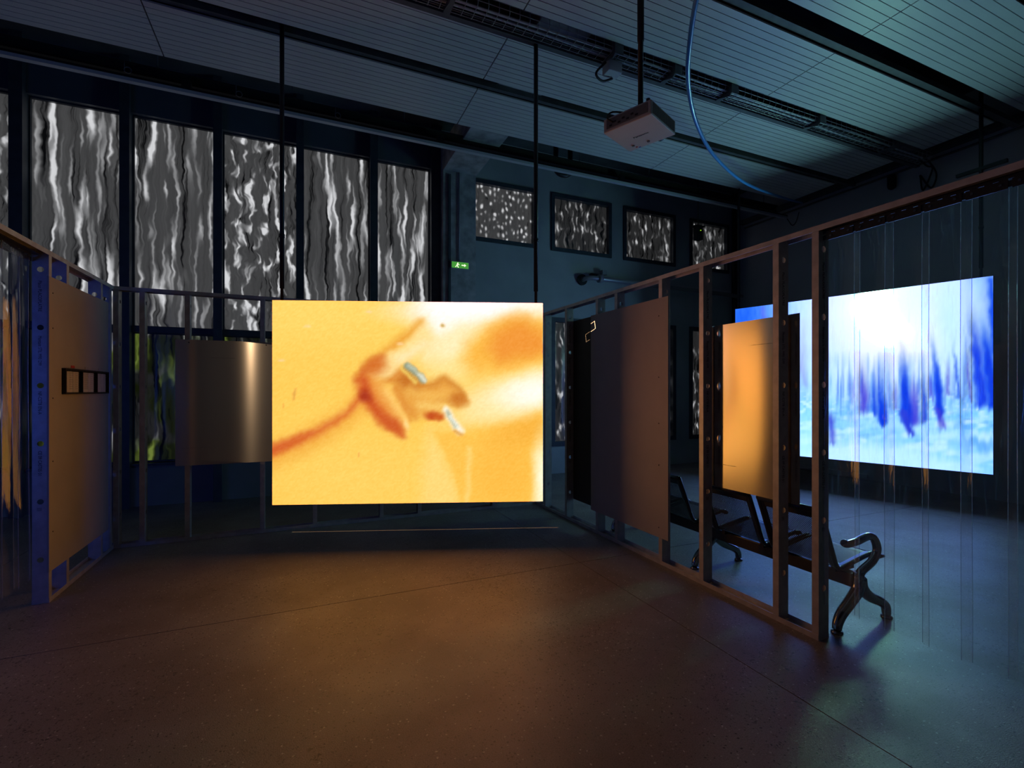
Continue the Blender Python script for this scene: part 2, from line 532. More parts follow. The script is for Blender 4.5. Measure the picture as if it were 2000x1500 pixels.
def image_mat(name, gain):
    m, t, out = nt(name)
    e = N(t, 'ShaderNodeEmission')
    at = N(t, 'ShaderNodeAttribute', attribute_name='picture')
    t.links.new(at.outputs['Color'], e.inputs[0])
    e.inputs[1].default_value = gain
    t.links.new(e.outputs[0], out.inputs[0])
    return m

def glow(name, col, st):
    m, t, out = nt(name)
    e = N(t, 'ShaderNodeEmission')
    e.inputs[0].default_value = col
    e.inputs[1].default_value = st
    t.links.new(e.outputs[0], out.inputs[0])
    return m
M['exit_green'] = glow('exit_green', srgb(70, 150, 60), 1.0)
M['exit_white'] = glow('exit_white', srgb(235, 255, 200), 1.6)
M['led'] = glow('green_led', srgb(150, 220, 40), 1.2)

# ------------------------------------------------------------------ the room
XR, XL, YB, YF, ZT = 8.72, -7.5, 7.65, -6.5, 5.75

fl = struct_empty('floor')
MB().box(XL, XR, YF, YB, -0.12, -0.012).build('screed', M['backing'], fl)
xs = [XL, -2.35, 2.235, 7.05, XR]
ys = [YF, -0.9, 3.62, YB]
for i in range(len(xs) - 1):
    for j in range(len(ys) - 1):
        MB().box(xs[i] + 0.003, xs[i + 1] - 0.003, ys[j] + 0.003, ys[j + 1] - 0.003, -0.02, 0.0).build('slab', M['floor'], fl)

struct(MB().box(XL, XR, YF, YB, ZT, ZT + 0.2).build('ceiling', M['soffit']))
struct(MB().box(XR, XR + 0.2, YF, YB, -0.1, ZT).build('wall_right', M['darkwall']))
struct(MB().box(XL - 0.2, XL, YF, YB, -0.1, ZT).build('wall_left', M['darkwall']))
struct(MB().box(XL, XR, YF - 0.2, YF, -0.1, ZT).build('wall_front', M['darkwall']))

# facade wall: tall glazing on the left of the column, punched windows on the right
wb = struct_empty('wall_back')
T = 0.30
SILL, TRAN, HEAD = 0.56, 2.30, 5.09
MB().box(XL, 2.05, YB, YB + T, 0, SILL).build('wall_base', M['basepaint'], wb)
MB().box(XL, 2.05, YB, YB + T, HEAD, ZT).build('wall_head', M['headpanel'], wb)
UP = [(2.60, 3.765), (4.166, 5.36), (5.74, 6.92), (7.405, 8.40)]
mbw = MB()
ed = [2.05] + [e for ab in UP for e in ab] + [XR]
UZ = (4.07, 5.01)
mbw.box(2.05, XR, YB, YB + T, UZ[1], ZT)
for k in range(0, len(ed), 2):
    mbw.box(ed[k], ed[k + 1], YB, YB + T, UZ[0], UZ[1])
LZ = (0.56, 2.76)
mbw.box(2.05, XR, YB, YB + T, LZ[1], UZ[0])
ed2 = [2.05] + [e for ab in UP[1:] for e in ab] + [XR]
for k in range(0, len(ed2), 2):
    mbw.box(ed2[k], ed2[k + 1], YB, YB + T, LZ[0], LZ[1])
mbw.box(2.05, XR, YB, YB + T, 0, LZ[0])
mbw.build('wall_masonry', M['wall'], wb)

def film(name, x0, x1, z0, z1, y, mat, parent, folds=0.010):
    nx, nz = 28, max(8, int((z1 - z0) * 8))
    ph = rng.uniform(0, 6, 6)
    vs = []; fs = []
    for j in range(nz + 1):
        for i in range(nx + 1):
            u = i / nx; v = j / nz
            x = x0 + (x1 - x0) * u; z = z0 + (z1 - z0) * v
            e = min(1, 8 * min(u, 1 - u)) * min(1, 8 * min(v, 1 - v))
            d = math.sin(17 * u + ph[0] + 1.5 * math.sin(3 * v + ph[1])) + 0.6 * math.sin(31 * u + ph[2] + 2 * v) + 0.5 * math.sin(7 * v + ph[3] + 5 * u)
            vs.append((x, y + folds * e * d, z))
    for j in range(nz):
        for i in range(nx):
            a = j * (nx + 1) + i
            fs.append((a, a + 1, a + nx + 2, a + nx + 1))
    mb = MB(); mb.add(vs, fs, True)
    org = Vector(((x0 + x1) / 2, y, z0))
    me = mb.mesh(name, mat, org)
    o = bpy.data.objects.new(name, me)
    link(o, parent)
    o.location = org - WOFF[parent.name]
    WOFF[o.name] = org
    return o

def frame(mb, x0, x1, z0, z1, y0, y1, w_):
    mb.box(x0, x0 + w_, y0, y1, z0, z1); mb.box(x1 - w_, x1, y0, y1, z0, z1)
    mb.box(x0 + w_, x1 - w_, y0, y1, z0, z0 + w_); mb.box(x0 + w_, x1 - w_, y0, y1, z1 - w_, z1)

bays = [(-6.9, -6.05), (-5.96, -5.08), (-4.99, -4.10), (-4.01, -3.14), (-3.03, -2.094), (-2.004, -1.079), (-0.989, -0.057), (0.024, 0.962), (1.062, 1.905)]
wn = 0
kinds_up = ['film_tall', 'film_wavy', 'film_tall', 'film_wavy', 'film_tall', 'film_tall', 'film_wavy', 'film_tall', 'film_tall']
for i, (a, b_) in enumerate(bays):
    wn += 1
    wi = struct_empty('window_%d' % wn, ((a + b_) / 2, YB + 0.12, SILL))
    mb = MB(); frame(mb, a - 0.01, b_ + 0.01, SILL, TRAN - 0.03, YB + 0.06, YB + 0.13, 0.022); frame(mb, a - 0.01, b_ + 0.01, TRAN + 0.03, HEAD, YB + 0.06, YB + 0.13, 0.022)
    mb.build('window_frame', M['mullion'], wi)
    film('film_pane', a, b_, TRAN + 0.04, HEAD - 0.02, YB + 0.10, M[kinds_up[i]], wi)
    film('film_pane', a, b_, SILL + 0.02, TRAN - 0.04, YB + 0.10, M['film_low'], wi)
    MB().box(a - 0.01, b_ + 0.01, YB + 0.0, YB + 0.06, TRAN - 0.04, TRAN + 0.04).build('transom', M['mullion'], wi)
    MB().box(a - 0.02, b_ + 0.02, YB - 0.05, YB + 0.06, SILL - 0.03, SILL).build('window_sill', M['mullion'], wi)
tr = 0
for i in range(len(bays)):
    tr += 1
    x0 = bays[i][1] + 0.005
    x1 = bays[i + 1][0] - 0.005 if i + 1 < len(bays) else 2.05
    mb = MB()
    mb.box(x0, x1, YB - 0.10, YB + 0.14, 0, ZT)
    mb.box(x0 - 0.012, x1 + 0.012, YB - 0.115, YB - 0.10, 0, ZT)
    struct(mb.build('trim_%d' % tr, M['mullion']))
for k, (a, b_) in enumerate(UP):
    wn += 1
    wi = struct_empty('window_%d' % wn, ((a + b_) / 2, YB + 0.1, UZ[0]))
    mb = MB(); frame(mb, a - 0.05, b_ + 0.05, UZ[0] - 0.05, UZ[1] + 0.05, YB - 0.03, YB + 0.10, 0.065)
    mb.build('window_frame', M['mullion'], wi)
    film('film_pane', a + 0.01, b_ - 0.01, UZ[0] + 0.01, UZ[1] - 0.01, YB + 0.06, M['film_dots' if k == 0 else 'film_small'], wi)
for k, (a, b_) in enumerate(UP[1:]):
    wn += 1
    wi = struct_empty('window_%d' % wn, ((a + b_) / 2, YB + 0.1, LZ[0]))
    mb = MB(); frame(mb, a - 0.06, b_ + 0.06, LZ[0] - 0.06, LZ[1] + 0.06, YB - 0.03, YB + 0.10, 0.08)
    mb.build('window_frame', M['mullion'], wi)
    film('film_pane', a + 0.02, b_ - 0.02, LZ[0] + 0.02, LZ[1] - 0.02, YB + 0.06, M['film_small'], wi)

# column with its roof beam running towards the camera
cl = thing('concrete_column', 'raw concrete column and roof beam beside the tall windows', 'column', (2.33, 7.5, 0))
MB().box(2.05, 2.60, 7.40, YB, 0, 5.4).build('shaft', M['concrete'], cl, bevel=0.008)
MB().box(2.05, 2.60, 1.0, 7.40, 4.985, 5.4).build('roof_beam', M['concrete'], cl, bevel=0.008)
MB().box(2.13, 2.17, 7.37, 7.40, 0.0, 4.93).build('edge_strip', M['mullion'], cl)

# ------------------------------------------------------------------ slatted ceiling panels
ZC = 4.90
seams = [-4.38, -1.28, 1.82, 4.92, 8.05]
names = {
    'A': (5.125, 5.905, 'slatted white ceiling panel nearest the tall windows'),
    'B': (4.215, 4.935, 'slatted white ceiling panel between the cable tray and the window panel'),
    'C': (3.135, 3.895, 'slatted white ceiling panel between the cable tray and the wide dark gap'),
    'D': (2.075, 2.875, 'slatted white ceiling panel in the upper right corner, camera side of the wide gap'),
    'E': (1.05, 1.83, 'slatted white ceiling panel closest overhead, beyond the top right corner'),
}
for key, (y0, y1, lab) in names.items():
    t_ = thing('ceiling_panel', lab, 'ceiling panel', (seams[0], y0, ZC), 'slatted ceiling panels')
    MB().box(seams[0], seams[-1] - 0.01, y0 + 0.01, y1 - 0.01, ZC + 0.016, ZC + 0.05).build('backing', M['backing'], t_)
    nb = 10
    pw = (y1 - y0) / nb
    for i in range(4):
        L = seams[i + 1] - seams[i] - 0.012
        mb = MB().box(-L / 2, L / 2, -pw / 2 + 0.0035, pw / 2 - 0.0035, 0, 0.016)
        me = mb.mesh('board', M['board'])
        for k in range(nb):
            o = bpy.data.objects.new('board', me)
            link(o, t_)
            o.location = Vector(((seams[i] + seams[i + 1]) / 2, y0 + pw * (k + 0.5), ZC)) - WOFF[t_.name]

def trim(mb, mat):
    global tr
    tr += 1
    return struct(mb.build('trim_%d' % tr, mat))
trim(MB().box(-7.4, 8.5, 5.07, 5.12, 4.925, 4.985).box(-7.4, 8.5, 5.10, 5.12, 4.98, 5.2), M['beam'])
trim(MB().box(-7.4, 8.6, 4.95, 5.06, 5.10, 5.35), M['blackmatte'])
trim(MB().box(-7.4, 8.5, 3.06, 3.13, 4.93, 4.99), M['beam'])
trim(MB().box(-7.4, 8.6, 2.88, 3.05, 5.12, 5.40), M['blackmatte'])
trim(MB().box(-7.4, 8.5, 4.16, 4.215, 4.86, 4.96), M['beam'])
trim(MB().box(-7.4, 8.6, 3.92, 4.15, 5.15, 5.40), M['blackmatte'])

# ------------------------------------------------------------------ cable tray
ct = thing('cable_tray', 'wire basket cable tray with wedge brackets hung between ceiling panels', 'cable tray', (2.6, 4.03, 4.80))
mb = MB()
tx0, tx1 = -3.0, 8.35
for y, z in ((3.93, 4.93), (3.93, 4.88), (3.95, 4.84), (4.00, 4.84), (4.05, 4.84), (4.10, 4.84), (4.12, 4.88), (4.12, 4.93)):
    mb.tube([(tx0, y, z), (tx1, y, z)], 0.0035, 5, False)
x = tx0
while x < tx1:
    mb.tube([(x, 3.93, 4.935), (x, 3.93, 4.85), (x, 3.95, 4.837), (x, 4.10, 4.837), (x, 4.12, 4.85), (x, 4.12, 4.935)], 0.003, 5, False)
    x += 0.10
ob = mb.build('wire_basket', M['pipegrey'], ct); ob['kind'] = 'stuff'
for k, (y, z, r) in enumerate(((3.97, 4.856, 0.012), (4.0, 4.853, 0.009), (4.04, 4.856, 0.012), (4.075, 4.855, 0.010))):
    pts = [(xx, y + 0.012 * math.sin(xx * 1.7 + k), z + 0.004 * math.sin(xx * 2.1 + 2 * k)) for xx in np.arange(tx0, tx1 + 0.1, 0.35)]
    MB().tube(pts, r, 6, False).build('cable', M['blackmatte'] if k % 2 else M['railgrey'], ct)
for xx in (0.0, 1.144, 2.805, 3.555, 4.358, 5.844, 7.4):
    mb = MB()
    mb.prism([(3.90, 4.95), (3.90, 4.80), (3.935, 4.775), (4.13, 4.845), (4.13, 4.95)], 'x', xx, xx + 0.006)
    mb.box(xx, xx + 0.10, 3.897, 3.903, 4.80, 4.95)
    mb.box(xx, xx + 0.06, 3.93, 4.13, 4.83, 4.836)
    mb.build('bracket', M['beam'], ct)
mb = MB().box(2.82, 2.98, 4.02, 4.14, 4.72, 4.83)
mb.build('junction_box', M['casing'], ct, bevel=0.006)
MB().tube(bez([(2.80, 4.05, 4.80), (2.72, 4.10, 4.70), (2.82, 4.14, 4.67), (2.93, 4.12, 4.71)]), 0.012, 8).build('loop_cable', M['black'], ct)
for k, (dx, dz) in enumerate(((8.35, 4.84), (8.42, 4.80))):
    MB().tube(bez([(8.2, 3.97 + 0.06 * k, 4.86), (dx, 3.98 + 0.05 * k, dz), (8.6, 4.0 + 0.05 * k, 4.7 + 0.1 * k), (8.67, 4.1 + 0.1 * k, 4.55), (8.69, 4.25, 4.8)]), 0.012, 8).build('cable_tail', M['blackmatte'], ct)

# ------------------------------------------------------------------ services along the windows
tag(MB().tube([(XL + 0.1, 6.53, 5.075), (XR - 0.25, 6.53, 5.075)], 0.032, 12).build('service_pipe', M['pipegrey']), 'thin grey service pipe running above the dark channel near the windows', 'pipe')
dc = thing('lighting_channel', 'long dark steel channel with ring hooks above the tall windows', 'channel', (0.5, 6.40, 4.9))
mb = MB().box(XL + 0.1, 8.3, 6.385, 6.44, 4.905, 5.02).box(XL + 0.1, 8.3, 6.355, 6.44, 5.012, 5.022).box(XL + 0.1, 8.3, 6.355, 6.44, 4.902, 4.910)
mb.build('web', M['blackmatte'], dc)
for xx in (-3.6, -1.697, -0.658, 0.418):
    pts = [(xx + 0.032 * math.cos(a), 6.352, 4.925 + 0.032 * math.sin(a)) for a in np.linspace(0, 2 * math.pi, 17)]
    mb = MB().tube(pts, 0.004, 6, False)
    mb.tube([(xx - 0.03, 6.355, 5.02), (xx - 0.03, 6.353, 4.90)], 0.003, 6)
    mb.build('ring_hook', M['pipegrey'], dc)
for xx in np.arange(-5.5, 8.2, 1.35):
    MB().tube([(xx, 6.42, 5.02), (xx, 6.42, 5.75)], 0.006, 6).build('hanger_rod', M['beam'], dc)
lr = thing('suspended_rail', 'long pale suspended rail crossing below the channel to the right wall', 'rail', (0.5, 6.3, 4.79))
mb = MB().box(XL + 0.1, 8.45, 6.255, 6.315, 4.765, 4.80)
mb.build('rail_body', M['railgrey'], lr)
MB().box(XL + 0.1, 8.45, 6.265, 6.305, 4.80, 4.83).build('rail_top', M['black'], lr)
for xx in (-4.0, -1.2, 1.66, 4.6, 7.6):
    MB().box(xx, xx + 0.09, 6.255, 6.32, 4.80, 4.91).build('clamp', M['black'], lr)
MB().tube(bez([(8.45, 6.285, 4.78), (8.52, 6.285, 4.72), (8.6, 6.28, 4.66), (8.66, 6.25, 4.72), (8.68, 6.2, 4.9)]), 0.008, 8).build('tail_cable', M['black'], lr)
hp = thing('black_pipe_loop', 'black bent pipe dropping behind the ceiling panel near small windows', 'pipe', (3.9, 6.7, 4.95))
MB().tube(bez([(3.72, 6.75, 5.7), (3.72, 6.75, 5.10), (3.75, 6.75, 4.99), (3.85, 6.75, 4.96), (3.95, 6.75, 4.99), (3.98, 6.75, 5.10), (3.98, 6.75, 5.7)], 5), 0.04, 12).build('pipe_bend', M['black'], hp)

# pipe on the far wall
wp = thing('wall_pipe', 'shiny horizontal pipe with a flanged end on far wall under small windows', 'pipe', (5.6, 7.5, 3.56))
MB().tube([(4.75, YB, 3.545), (4.75, 7.50, 3.545), (4.78, 7.45, 3.545), (4.86, 7.43, 3.55), (5.0, 7.43, 3.55), (8.6, 7.43, 3.50)], 0.042, 14).build('tube', M['pipegrey'], wp)
MB().tube([(4.98, 7.43, 3.55), (5.05, 7.43, 3.55)], 0.075, 16).build('flange', M['pipegrey'], wp)
MB().tube([(4.75, YB, 3.545), (4.75, 7.60, 3.545)], 0.10, 16).build('wall_collar', M['black'], wp)
MB().box(5.12, 5.22, 7.50, 7.60, 3.66, 3.74).build('bracket_box', M['pipegrey'], wp)
MB().box(4.9, 5.14, 7.55, 7.62, 3.63, 3.67).build('bracket_arm', M['black'], wp)
tag(MB().box(5.3, 8.6, 7.59, YB, 3.58, 3.64).build('wall_trunking', M['darkwall']), 'thin dark trunking along far wall just above the shiny pipe', 'trunking')

tag(MB().tube([(8.52, 7.55, 0), (8.52, 7.55, 5.7)], 0.055, 14).build('corner_downpipe', M['black']), 'black vertical downpipe in the far right corner', 'pipe')

# right wall services
tag(MB().box(8.62, XR, -3.0, 7.5, 5.05, 5.14).build('wall_cable_duct', M['beam']), 'dark cable duct along the top of the right wall', 'duct')
tag(MB().tube([(8.66, -3.0, 4.96), (8.66, 7.4, 4.96)], 0.018, 8).build('wall_conduit', M['beam']), 'thin conduit below the duct on right wall', 'conduit')
bl = thing('wall_speaker', 'dark rounded fitting hanging from conduit high on the right wall', 'fitting', (8.68, 4.62, 4.74))
MB().tube([(8.66, 4.62, 4.72), (8.66, 4.62, 4.74), (8.66, 4.62, 4.78), (8.66, 4.62, 4.93), (8.66, 4.62, 4.945)], [0.02, 0.05, 0.06, 0.06, 0.05], 14).build('body', M['blackmatte'], bl)
tag(MB().box(8.68, XR, 5.0, 7.2, 0.03, 0.09).build('floor_trunking', M['railgrey']), 'low pale trunking at the foot of right wall', 'trunking')

sn = thing('ceiling_sensor', 'small black sensor on a stalk with green light before rightmost window', 'sensor', (6.45, 6.5, 4.2))
MB().tube([(6.45, 6.5, 5.7), (6.45, 6.5, 4.42)], 0.008, 8).build('stalk', M['black'], sn)
MB().box(6.35, 6.56, 6.44, 6.56, 4.40, 4.42).build('cross_plate', M['black'], sn)
MB().box(6.39, 6.52, 6.45, 6.56, 4.17, 4.40).build('body', M['black'], sn, bevel=0.01)
MB().tube([(6.46, 6.452, 4.33), (6.46, 6.44, 4.33)], 0.008, 8).build('indicator', M['led'], sn)

# exit sign
es = thing('exit_sign', 'small lit green emergency exit sign on the concrete column', 'exit sign', (2.31, 7.35, 3.44))
MB().box(2.165, 2.46, 7.335, 7.395, 3.435, 3.55).build('casing', M['casing'], es, bevel=0.004)
MB().box(2.175, 2.45, 7.331, 7.336, 3.445, 3.54).build('green_panel', M['exit_green'], es)
mb = MB()
mb.tube([(2.272, 7.329, 3.52), (2.272, 7.324, 3.52)], 0.009, 10)
mb.obox((2.262, 7.3285, 3.492), 0.018, 0.004, 0.04, Matrix.Rotation(0.3, 3, 'Y'))
mb.obox((2.245, 7.3285, 3.470), 0.010, 0.004, 0.035, Matrix.Rotation(0.9, 3, 'Y'))
mb.obox((2.275, 7.3285, 3.465), 0.010, 0.004, 0.032, Matrix.Rotation(-0.4, 3, 'Y'))
mb.obox((2.285, 7.3285, 3.500), 0.030, 0.004, 0.008, Matrix.Rotation(0.4, 3, 'Y'))
mb.build('running_figure', M['exit_white'], es)
mb = MB().box(2.335, 2.385, 7.3265, 7.3305, 3.486, 3.500)
mb.prism([(2.38, 3.470), (2.38, 3.516), (2.41, 3.493)], 'y', 7.3265, 7.3305)
mb.build('arrow', M['exit_white'], es)
MB().tube([(2.31, 7.38, 3.55), (2.31, 7.38, 4.98)], 0.012, 8).build('conduit', M['pipegrey'], es)

# ------------------------------------------------------------------ film screens
CT, ST = math.cos(YAW), math.sin(YAW)
def to_px(X, Y, Z):
    """where a point of the screen surface falls in the photograph; used only to draw the picture content"""
    f = ST * X + CT * Y
    r = CT * X - ST * Y
    return 1000 + FPX * r / f, 762 - FPX * (Z - EYE) / f

def lin(c):
    c = np.clip(np.asarray(c, float) / 255, 0, 1)
    return np.where(c <= 0.04045, c / 12.92, ((c + 0.055) / 1.055) ** 2.4)

class Paint:
    def __init__(s, x, y, base):
        s.x = x; s.y = y
        s.c = np.zeros(x.shape + (3,)) + np.array(base, float)
    def over(s, a, col):
        a = np.clip(a, 0, 1)[..., None]
        s.c = s.c * (1 - a) + np.array(col, float) * a
    def sm(s, d, soft):
        t = np.clip(0.5 - d / (2 * soft), 0, 1)
        return t * t * (3 - 2 * t)
    def ell(s, cx, cy, rx, ry, rot, col, soft=0.3, op=1.0):
        a = math.radians(rot); dx = s.x - cx; dy = s.y - cy
        u = (dx * math.cos(a) + dy * math.sin(a)) / rx; v = (-dx * math.sin(a) + dy * math.cos(a)) / ry
        s.over(op * s.sm(np.sqrt(u * u + v * v) - 1, soft), col)
    def seg(s, pts, rad, col, soft, op=1.0, fade=0.0):
        n = len(pts)
        if fade:
            (xa, ya), (xb, yb) = pts[0], pts[-1]
            q = np.clip(((s.x - xa) * (xb - xa) + (s.y - ya) * (yb - ya)) / ((xb - xa) ** 2 + (yb - ya) ** 2) / fade, 0, 1)
            op = op * q * q * (3 - 2 * q)
        rad = rad if isinstance(rad, (list, tuple)) else [rad] * n
        best = np.full(s.x.shape, 1e9)
        for i in range(n - 1):
            (x0, y0), (x1, y1) = pts[i], pts[i + 1]
            dx, dy = x1 - x0, y1 - y0
            t = np.clip(((s.x - x0) * dx + (s.y - y0) * dy) / (dx * dx + dy * dy + 1e-9), 0, 1)
            d = np.hypot(s.x - x0 - t * dx, s.y - y0 - t * dy) - (rad[i] + (rad[i + 1] - rad[i]) * t)
            best = np.minimum(best, d)
        s.over(op * s.sm(best, soft), col)
    def poly(s, pts, col, soft, op=1.0):
        inside = np.zeros(s.x.shape, bool); best = np.full(s.x.shape, 1e9)
        n = len(pts)
        for i in range(n):
            (x0, y0), (x1, y1) = pts[i], pts[(i + 1) % n]
            c = ((y0 > s.y) != (y1 > s.y)) & (s.x < (x1 - x0) * (s.y - y0) / (y1 - y0 + 1e-9) + x0)
            inside ^= c
            dx, dy = x1 - x0, y1 - y0
            t = np.clip(((s.x - x0) * dx + (s.y - y0) * dy) / (dx * dx + dy * dy + 1e-9), 0, 1)
            best = np.minimum(best, np.hypot(s.x - x0 - t * dx, s.y - y0 - t * dy))
        s.over(op * s.sm(np.where(inside, -best, best), soft), col)

def vnoise(x, y, seed):
    r = np.random.default_rng(seed).uniform(0, 1, (64, 64))
    xi = np.floor(x).astype(int); yi = np.floor(y).astype(int)
    fx = x - xi; fy = y - yi
    fx = fx * fx * (3 - 2 * fx); fy = fy * fy * (3 - 2 * fy)
    q = lambda a, b: r[b % 64, a % 64]
    return (q(xi, yi) * (1 - fx) + q(xi + 1, yi) * fx) * (1 - fy) + (q(xi, yi + 1) * (1 - fx) + q(xi + 1, yi + 1) * fx) * fy

def paint_hand(px, py):
    x = (px - 500) * 3; y = (py - 560) * 3
    wob = vnoise(x / 90, y / 90, 41) - 0.5
    x = x + wob * 18 + (vnoise(x / 24, y / 24, 43) - 0.5) * 10; y = y + (vnoise(x / 80, y / 80, 42) - 0.5) * 16 + (vnoise(x / 24, y / 24, 44) - 0.5) * 10
    p = Paint(x, y, (252, 203, 88))
    p.ell(350, 150, 650, 220, 0, (252, 216, 108), 1.0, 0.9)
    p.ell(330, 700, 260, 300, 0, (252, 207, 94), 1.0, 0.7)
    p.ell(600, 1100, 560, 240, 0, (251, 209, 100), 1.0, 0.8)
    p.ell(1450, 1100, 260, 240, 0, (251, 186, 70), 1.0, 0.9)
    p.ell(1600, 830, 200, 90, -15, (247, 178, 64), 0.9, 0.9)
    # white glare top and right
    p.poly([(955, 40), (1750, 40), (1750, 170), (1560, 160), (1400, 190), (1240, 270), (1120, 330), (1010, 400), (960, 330), (985, 200)], (255, 251, 236), 120, 1.0)
    p.ell(1250, 115, 360, 85, -3, (255, 255, 255), 0.9)
    p.ell(1170, 430, 190, 130, -35, (254, 230, 156), 1.0, 0.9)
    p.ell(1180, 330, 150, 60, -30, (255, 242, 198), 1.0, 0.8)
    p.ell(1600, 610, 340, 110, -14, (255, 247, 212), 0.8)
    p.ell(1420, 720, 260, 60, -16, (255, 234, 170), 1.0, 0.7)
    p.ell(1640, 620, 160, 70, -12, (255, 253, 240), 0.9)
    # orange shape upper right
    p.poly([(1230, 330), (1420, 205), (1540, 170), (1620, 205), (1720, 270), (1720, 400), (1560, 440), (1400, 490), (1290, 505), (1220, 430)], (249, 184, 72), 80)
    p.poly([(1390, 270), (1520, 195), (1590, 200), (1720, 300), (1720, 390), (1560, 425), (1430, 450), (1370, 370)], (242, 152, 58), 80)
    # lower right folds
    p.poly([(1020, 820), (1100, 960), (1225, 1300), (960, 1300), (980, 1000)], (253, 218, 128), 60, 0.8)
    p.poly([(1040, 845), (1230, 870), (1250, 1100), (1225, 1300), (1215, 1280), (1110, 980)], (250, 194, 80), 18, 0.85)
    p.seg([(1243, 950), (1238, 1270)], 8, (254, 226, 146), 26, 0.7)
    p.ell(1672, 1130, 44, 210, 0, (250, 250, 214), 0.9)
    p.seg([(1686, 80), (1686, 1260)], 3, (246, 250, 176), 9, 0.8)
    p.ell(1688, 370, 6, 40, 0, (228, 84, 64), 0.9, 0.8)
    # skin above and below the crease
    p.seg([(40, 1010), (250, 930), (400, 850), (520, 770), (640, 670)], [74, 66, 60, 56, 52], (243, 170, 66), 70, 0.8)
    p.seg([(40, 990), (250, 905), (400, 828), (520, 745), (600, 675), (648, 628)], [26, 20, 15, 13, 16, 22], (216, 104, 46), 38, 1.0)
    p.seg([(40, 968), (180, 915), (320, 856)], [30, 18, 6], (212, 92, 44), 36, 0.8)
    # forearm edge running up to the right, with its bright inner side
    p.poly([(640, 540), (720, 430), (860, 320), (985, 190), (1060, 300), (960, 400), (860, 450), (760, 540)], (253, 222, 146), 46, 0.9)
    p.seg([(606, 525), (730, 412), (850, 312), (965, 200)], [24, 26, 22, 12], (236, 160, 58), 34, 0.95)
    p.seg([(600, 545), (640, 500), (735, 418)], [20, 28, 18], (208, 104, 44), 32, 0.95)
    p.ell(716, 462, 40, 46, 20, (212, 108, 44), 0.9, 0.8)
    p.ell(790, 430, 70, 40, -38, (254, 222, 150), 1.0, 0.7)
    # back of the hand
    p.poly([(790, 560), (850, 500), (900, 470), (1000, 560), (1110, 525), (1170, 560), (1232, 670), (1190, 705), (1120, 700), (1090, 765), (1000, 750), (930, 775), (860, 740)], (236, 168, 74), 44, 1.0)
    p.ell(850, 540, 90, 46, 35, (206, 124, 46), 1.0, 0.9)
    p.ell(900, 560, 60, 30, 30, (198, 112, 40), 1.0, 0.8)
    p.seg([(920, 572), (1010, 580), (1110, 545), (1180, 590), (1222, 660)], [14, 12, 14, 16, 10], (210, 132, 50), 34, 0.95)
    p.seg([(820, 600), (870, 690), (930, 770)], [14, 16, 8], (222, 140, 54), 34, 0.85)
    p.seg([(900, 610), (1010, 640), (1150, 645)], [14, 20, 16], (244, 186, 88), 40, 0.9)
    p.seg([(960, 690), (1080, 700), (1135, 700)], 18, (250, 206, 112), 34, 0.9)
    p.seg([(1060, 660), (1150, 690)], 8, (226, 158, 66), 24, 0.7)
    p.ell(1182, 664, 52, 34, 8, (204, 120, 44), 0.9, 1.0)
    p.ell(1030, 752, 40, 24, 2, (196, 78, 32), 0.8, 1.0)
    p.ell(1070, 762, 34, 20, 8, (206, 96, 36), 0.8, 1.0)
    # thumb
    p.seg([(705, 530), (770, 500), (860, 430), (985, 340)], [34, 38, 30, 26], (254, 220, 146), 44, 0.95)
    p.seg([(850, 420), (990, 330)], 18, (255, 236, 186), 40, 0.8)
    p.seg([(650, 560), (720, 575), (790, 548), (860, 486)], [18, 14, 12, 6], (222, 134, 50), 32, 0.95)
    p.ell(700, 470, 60, 50, -40, (216, 116, 46), 1.0, 0.85)
    # finger pointing down
    p.seg([(690, 600), (760, 690), (850, 810)], [66, 62, 34], (244, 176, 78), 44, 1.0)
    p.seg([(760, 610), (820, 710), (880, 800)], [20, 26, 12], (252, 204, 112), 44, 0.9)
    p.seg([(640, 570), (690, 670), (750, 750), (820, 830)], [50, 50, 40, 24], (226, 126, 54), 60, 0.9)
    p.seg([(626, 556), (652, 640), (705, 728), (780, 805), (856, 874)], [20, 30, 24, 26, 6], (206, 86, 38), 36, 1.0)
    p.seg([(805, 600), (860, 700), (905, 790)], [4, 6, 3], (222, 136, 52), 24, 0.85)
    p.ell(648, 648, 36, 32, 30, (172, 56, 32), 0.9, 0.95)
    p.ell(810, 812, 58, 32, 46, (208, 94, 42), 0.9, 0.9)
    p.ell(880, 810, 14, 26, -20, (254, 222, 150), 1.0, 0.7)
    # silver things
    p.seg([(868, 480), (930, 556)], 15, (238, 198, 96), 14)
    p.seg([(876, 476), (932, 548)], 4, (196, 130, 52), 8, 0.8)
    p.seg([(896, 462), (978, 545)], 19, (134, 146, 124), 14)
    p.seg([(905, 462), (985, 545)], 9, (196, 202, 178), 16, 0.95)
    p.seg([(960, 520), (988, 548)], 10, (232, 230, 208), 14, 0.9)
    p.seg([(1112, 728), (1194, 846)], [20, 26], (250, 242, 216), 18)
    p.seg([(1122, 745), (1172, 818)], [10, 13], (168, 176, 150), 14, 0.9)
    p.seg([(1140, 765), (1186, 830)], 6, (250, 250, 234), 10, 0.9)
    p.seg([(1170, 850), (1202, 870)], 9, (226, 160, 72), 14)
    p.ell(1098, 224, 11, 11, 0, (206, 170, 92), 0.8)
    p.seg([(232, 600), (222, 660)], 3, (206, 128, 60), 6, 0.6)
    p.seg([(162, 690), (158, 720)], 2, (206, 138, 60), 5, 0.5)
    p.seg([(603, 975), (600, 1000)], 2, (216, 138, 70), 5, 0.6)
    for (a, b_) in ((150, 430), (665, 152), (300, 232), (850, 330)):
        p.ell(a, b_, 18, 7, 0, (255, 220, 170), 0.9, 0.8)
    n1 = vnoise(x / 14, y / 6, 3) - 0.5
    n2 = rng.uniform(-1, 1, x.shape)
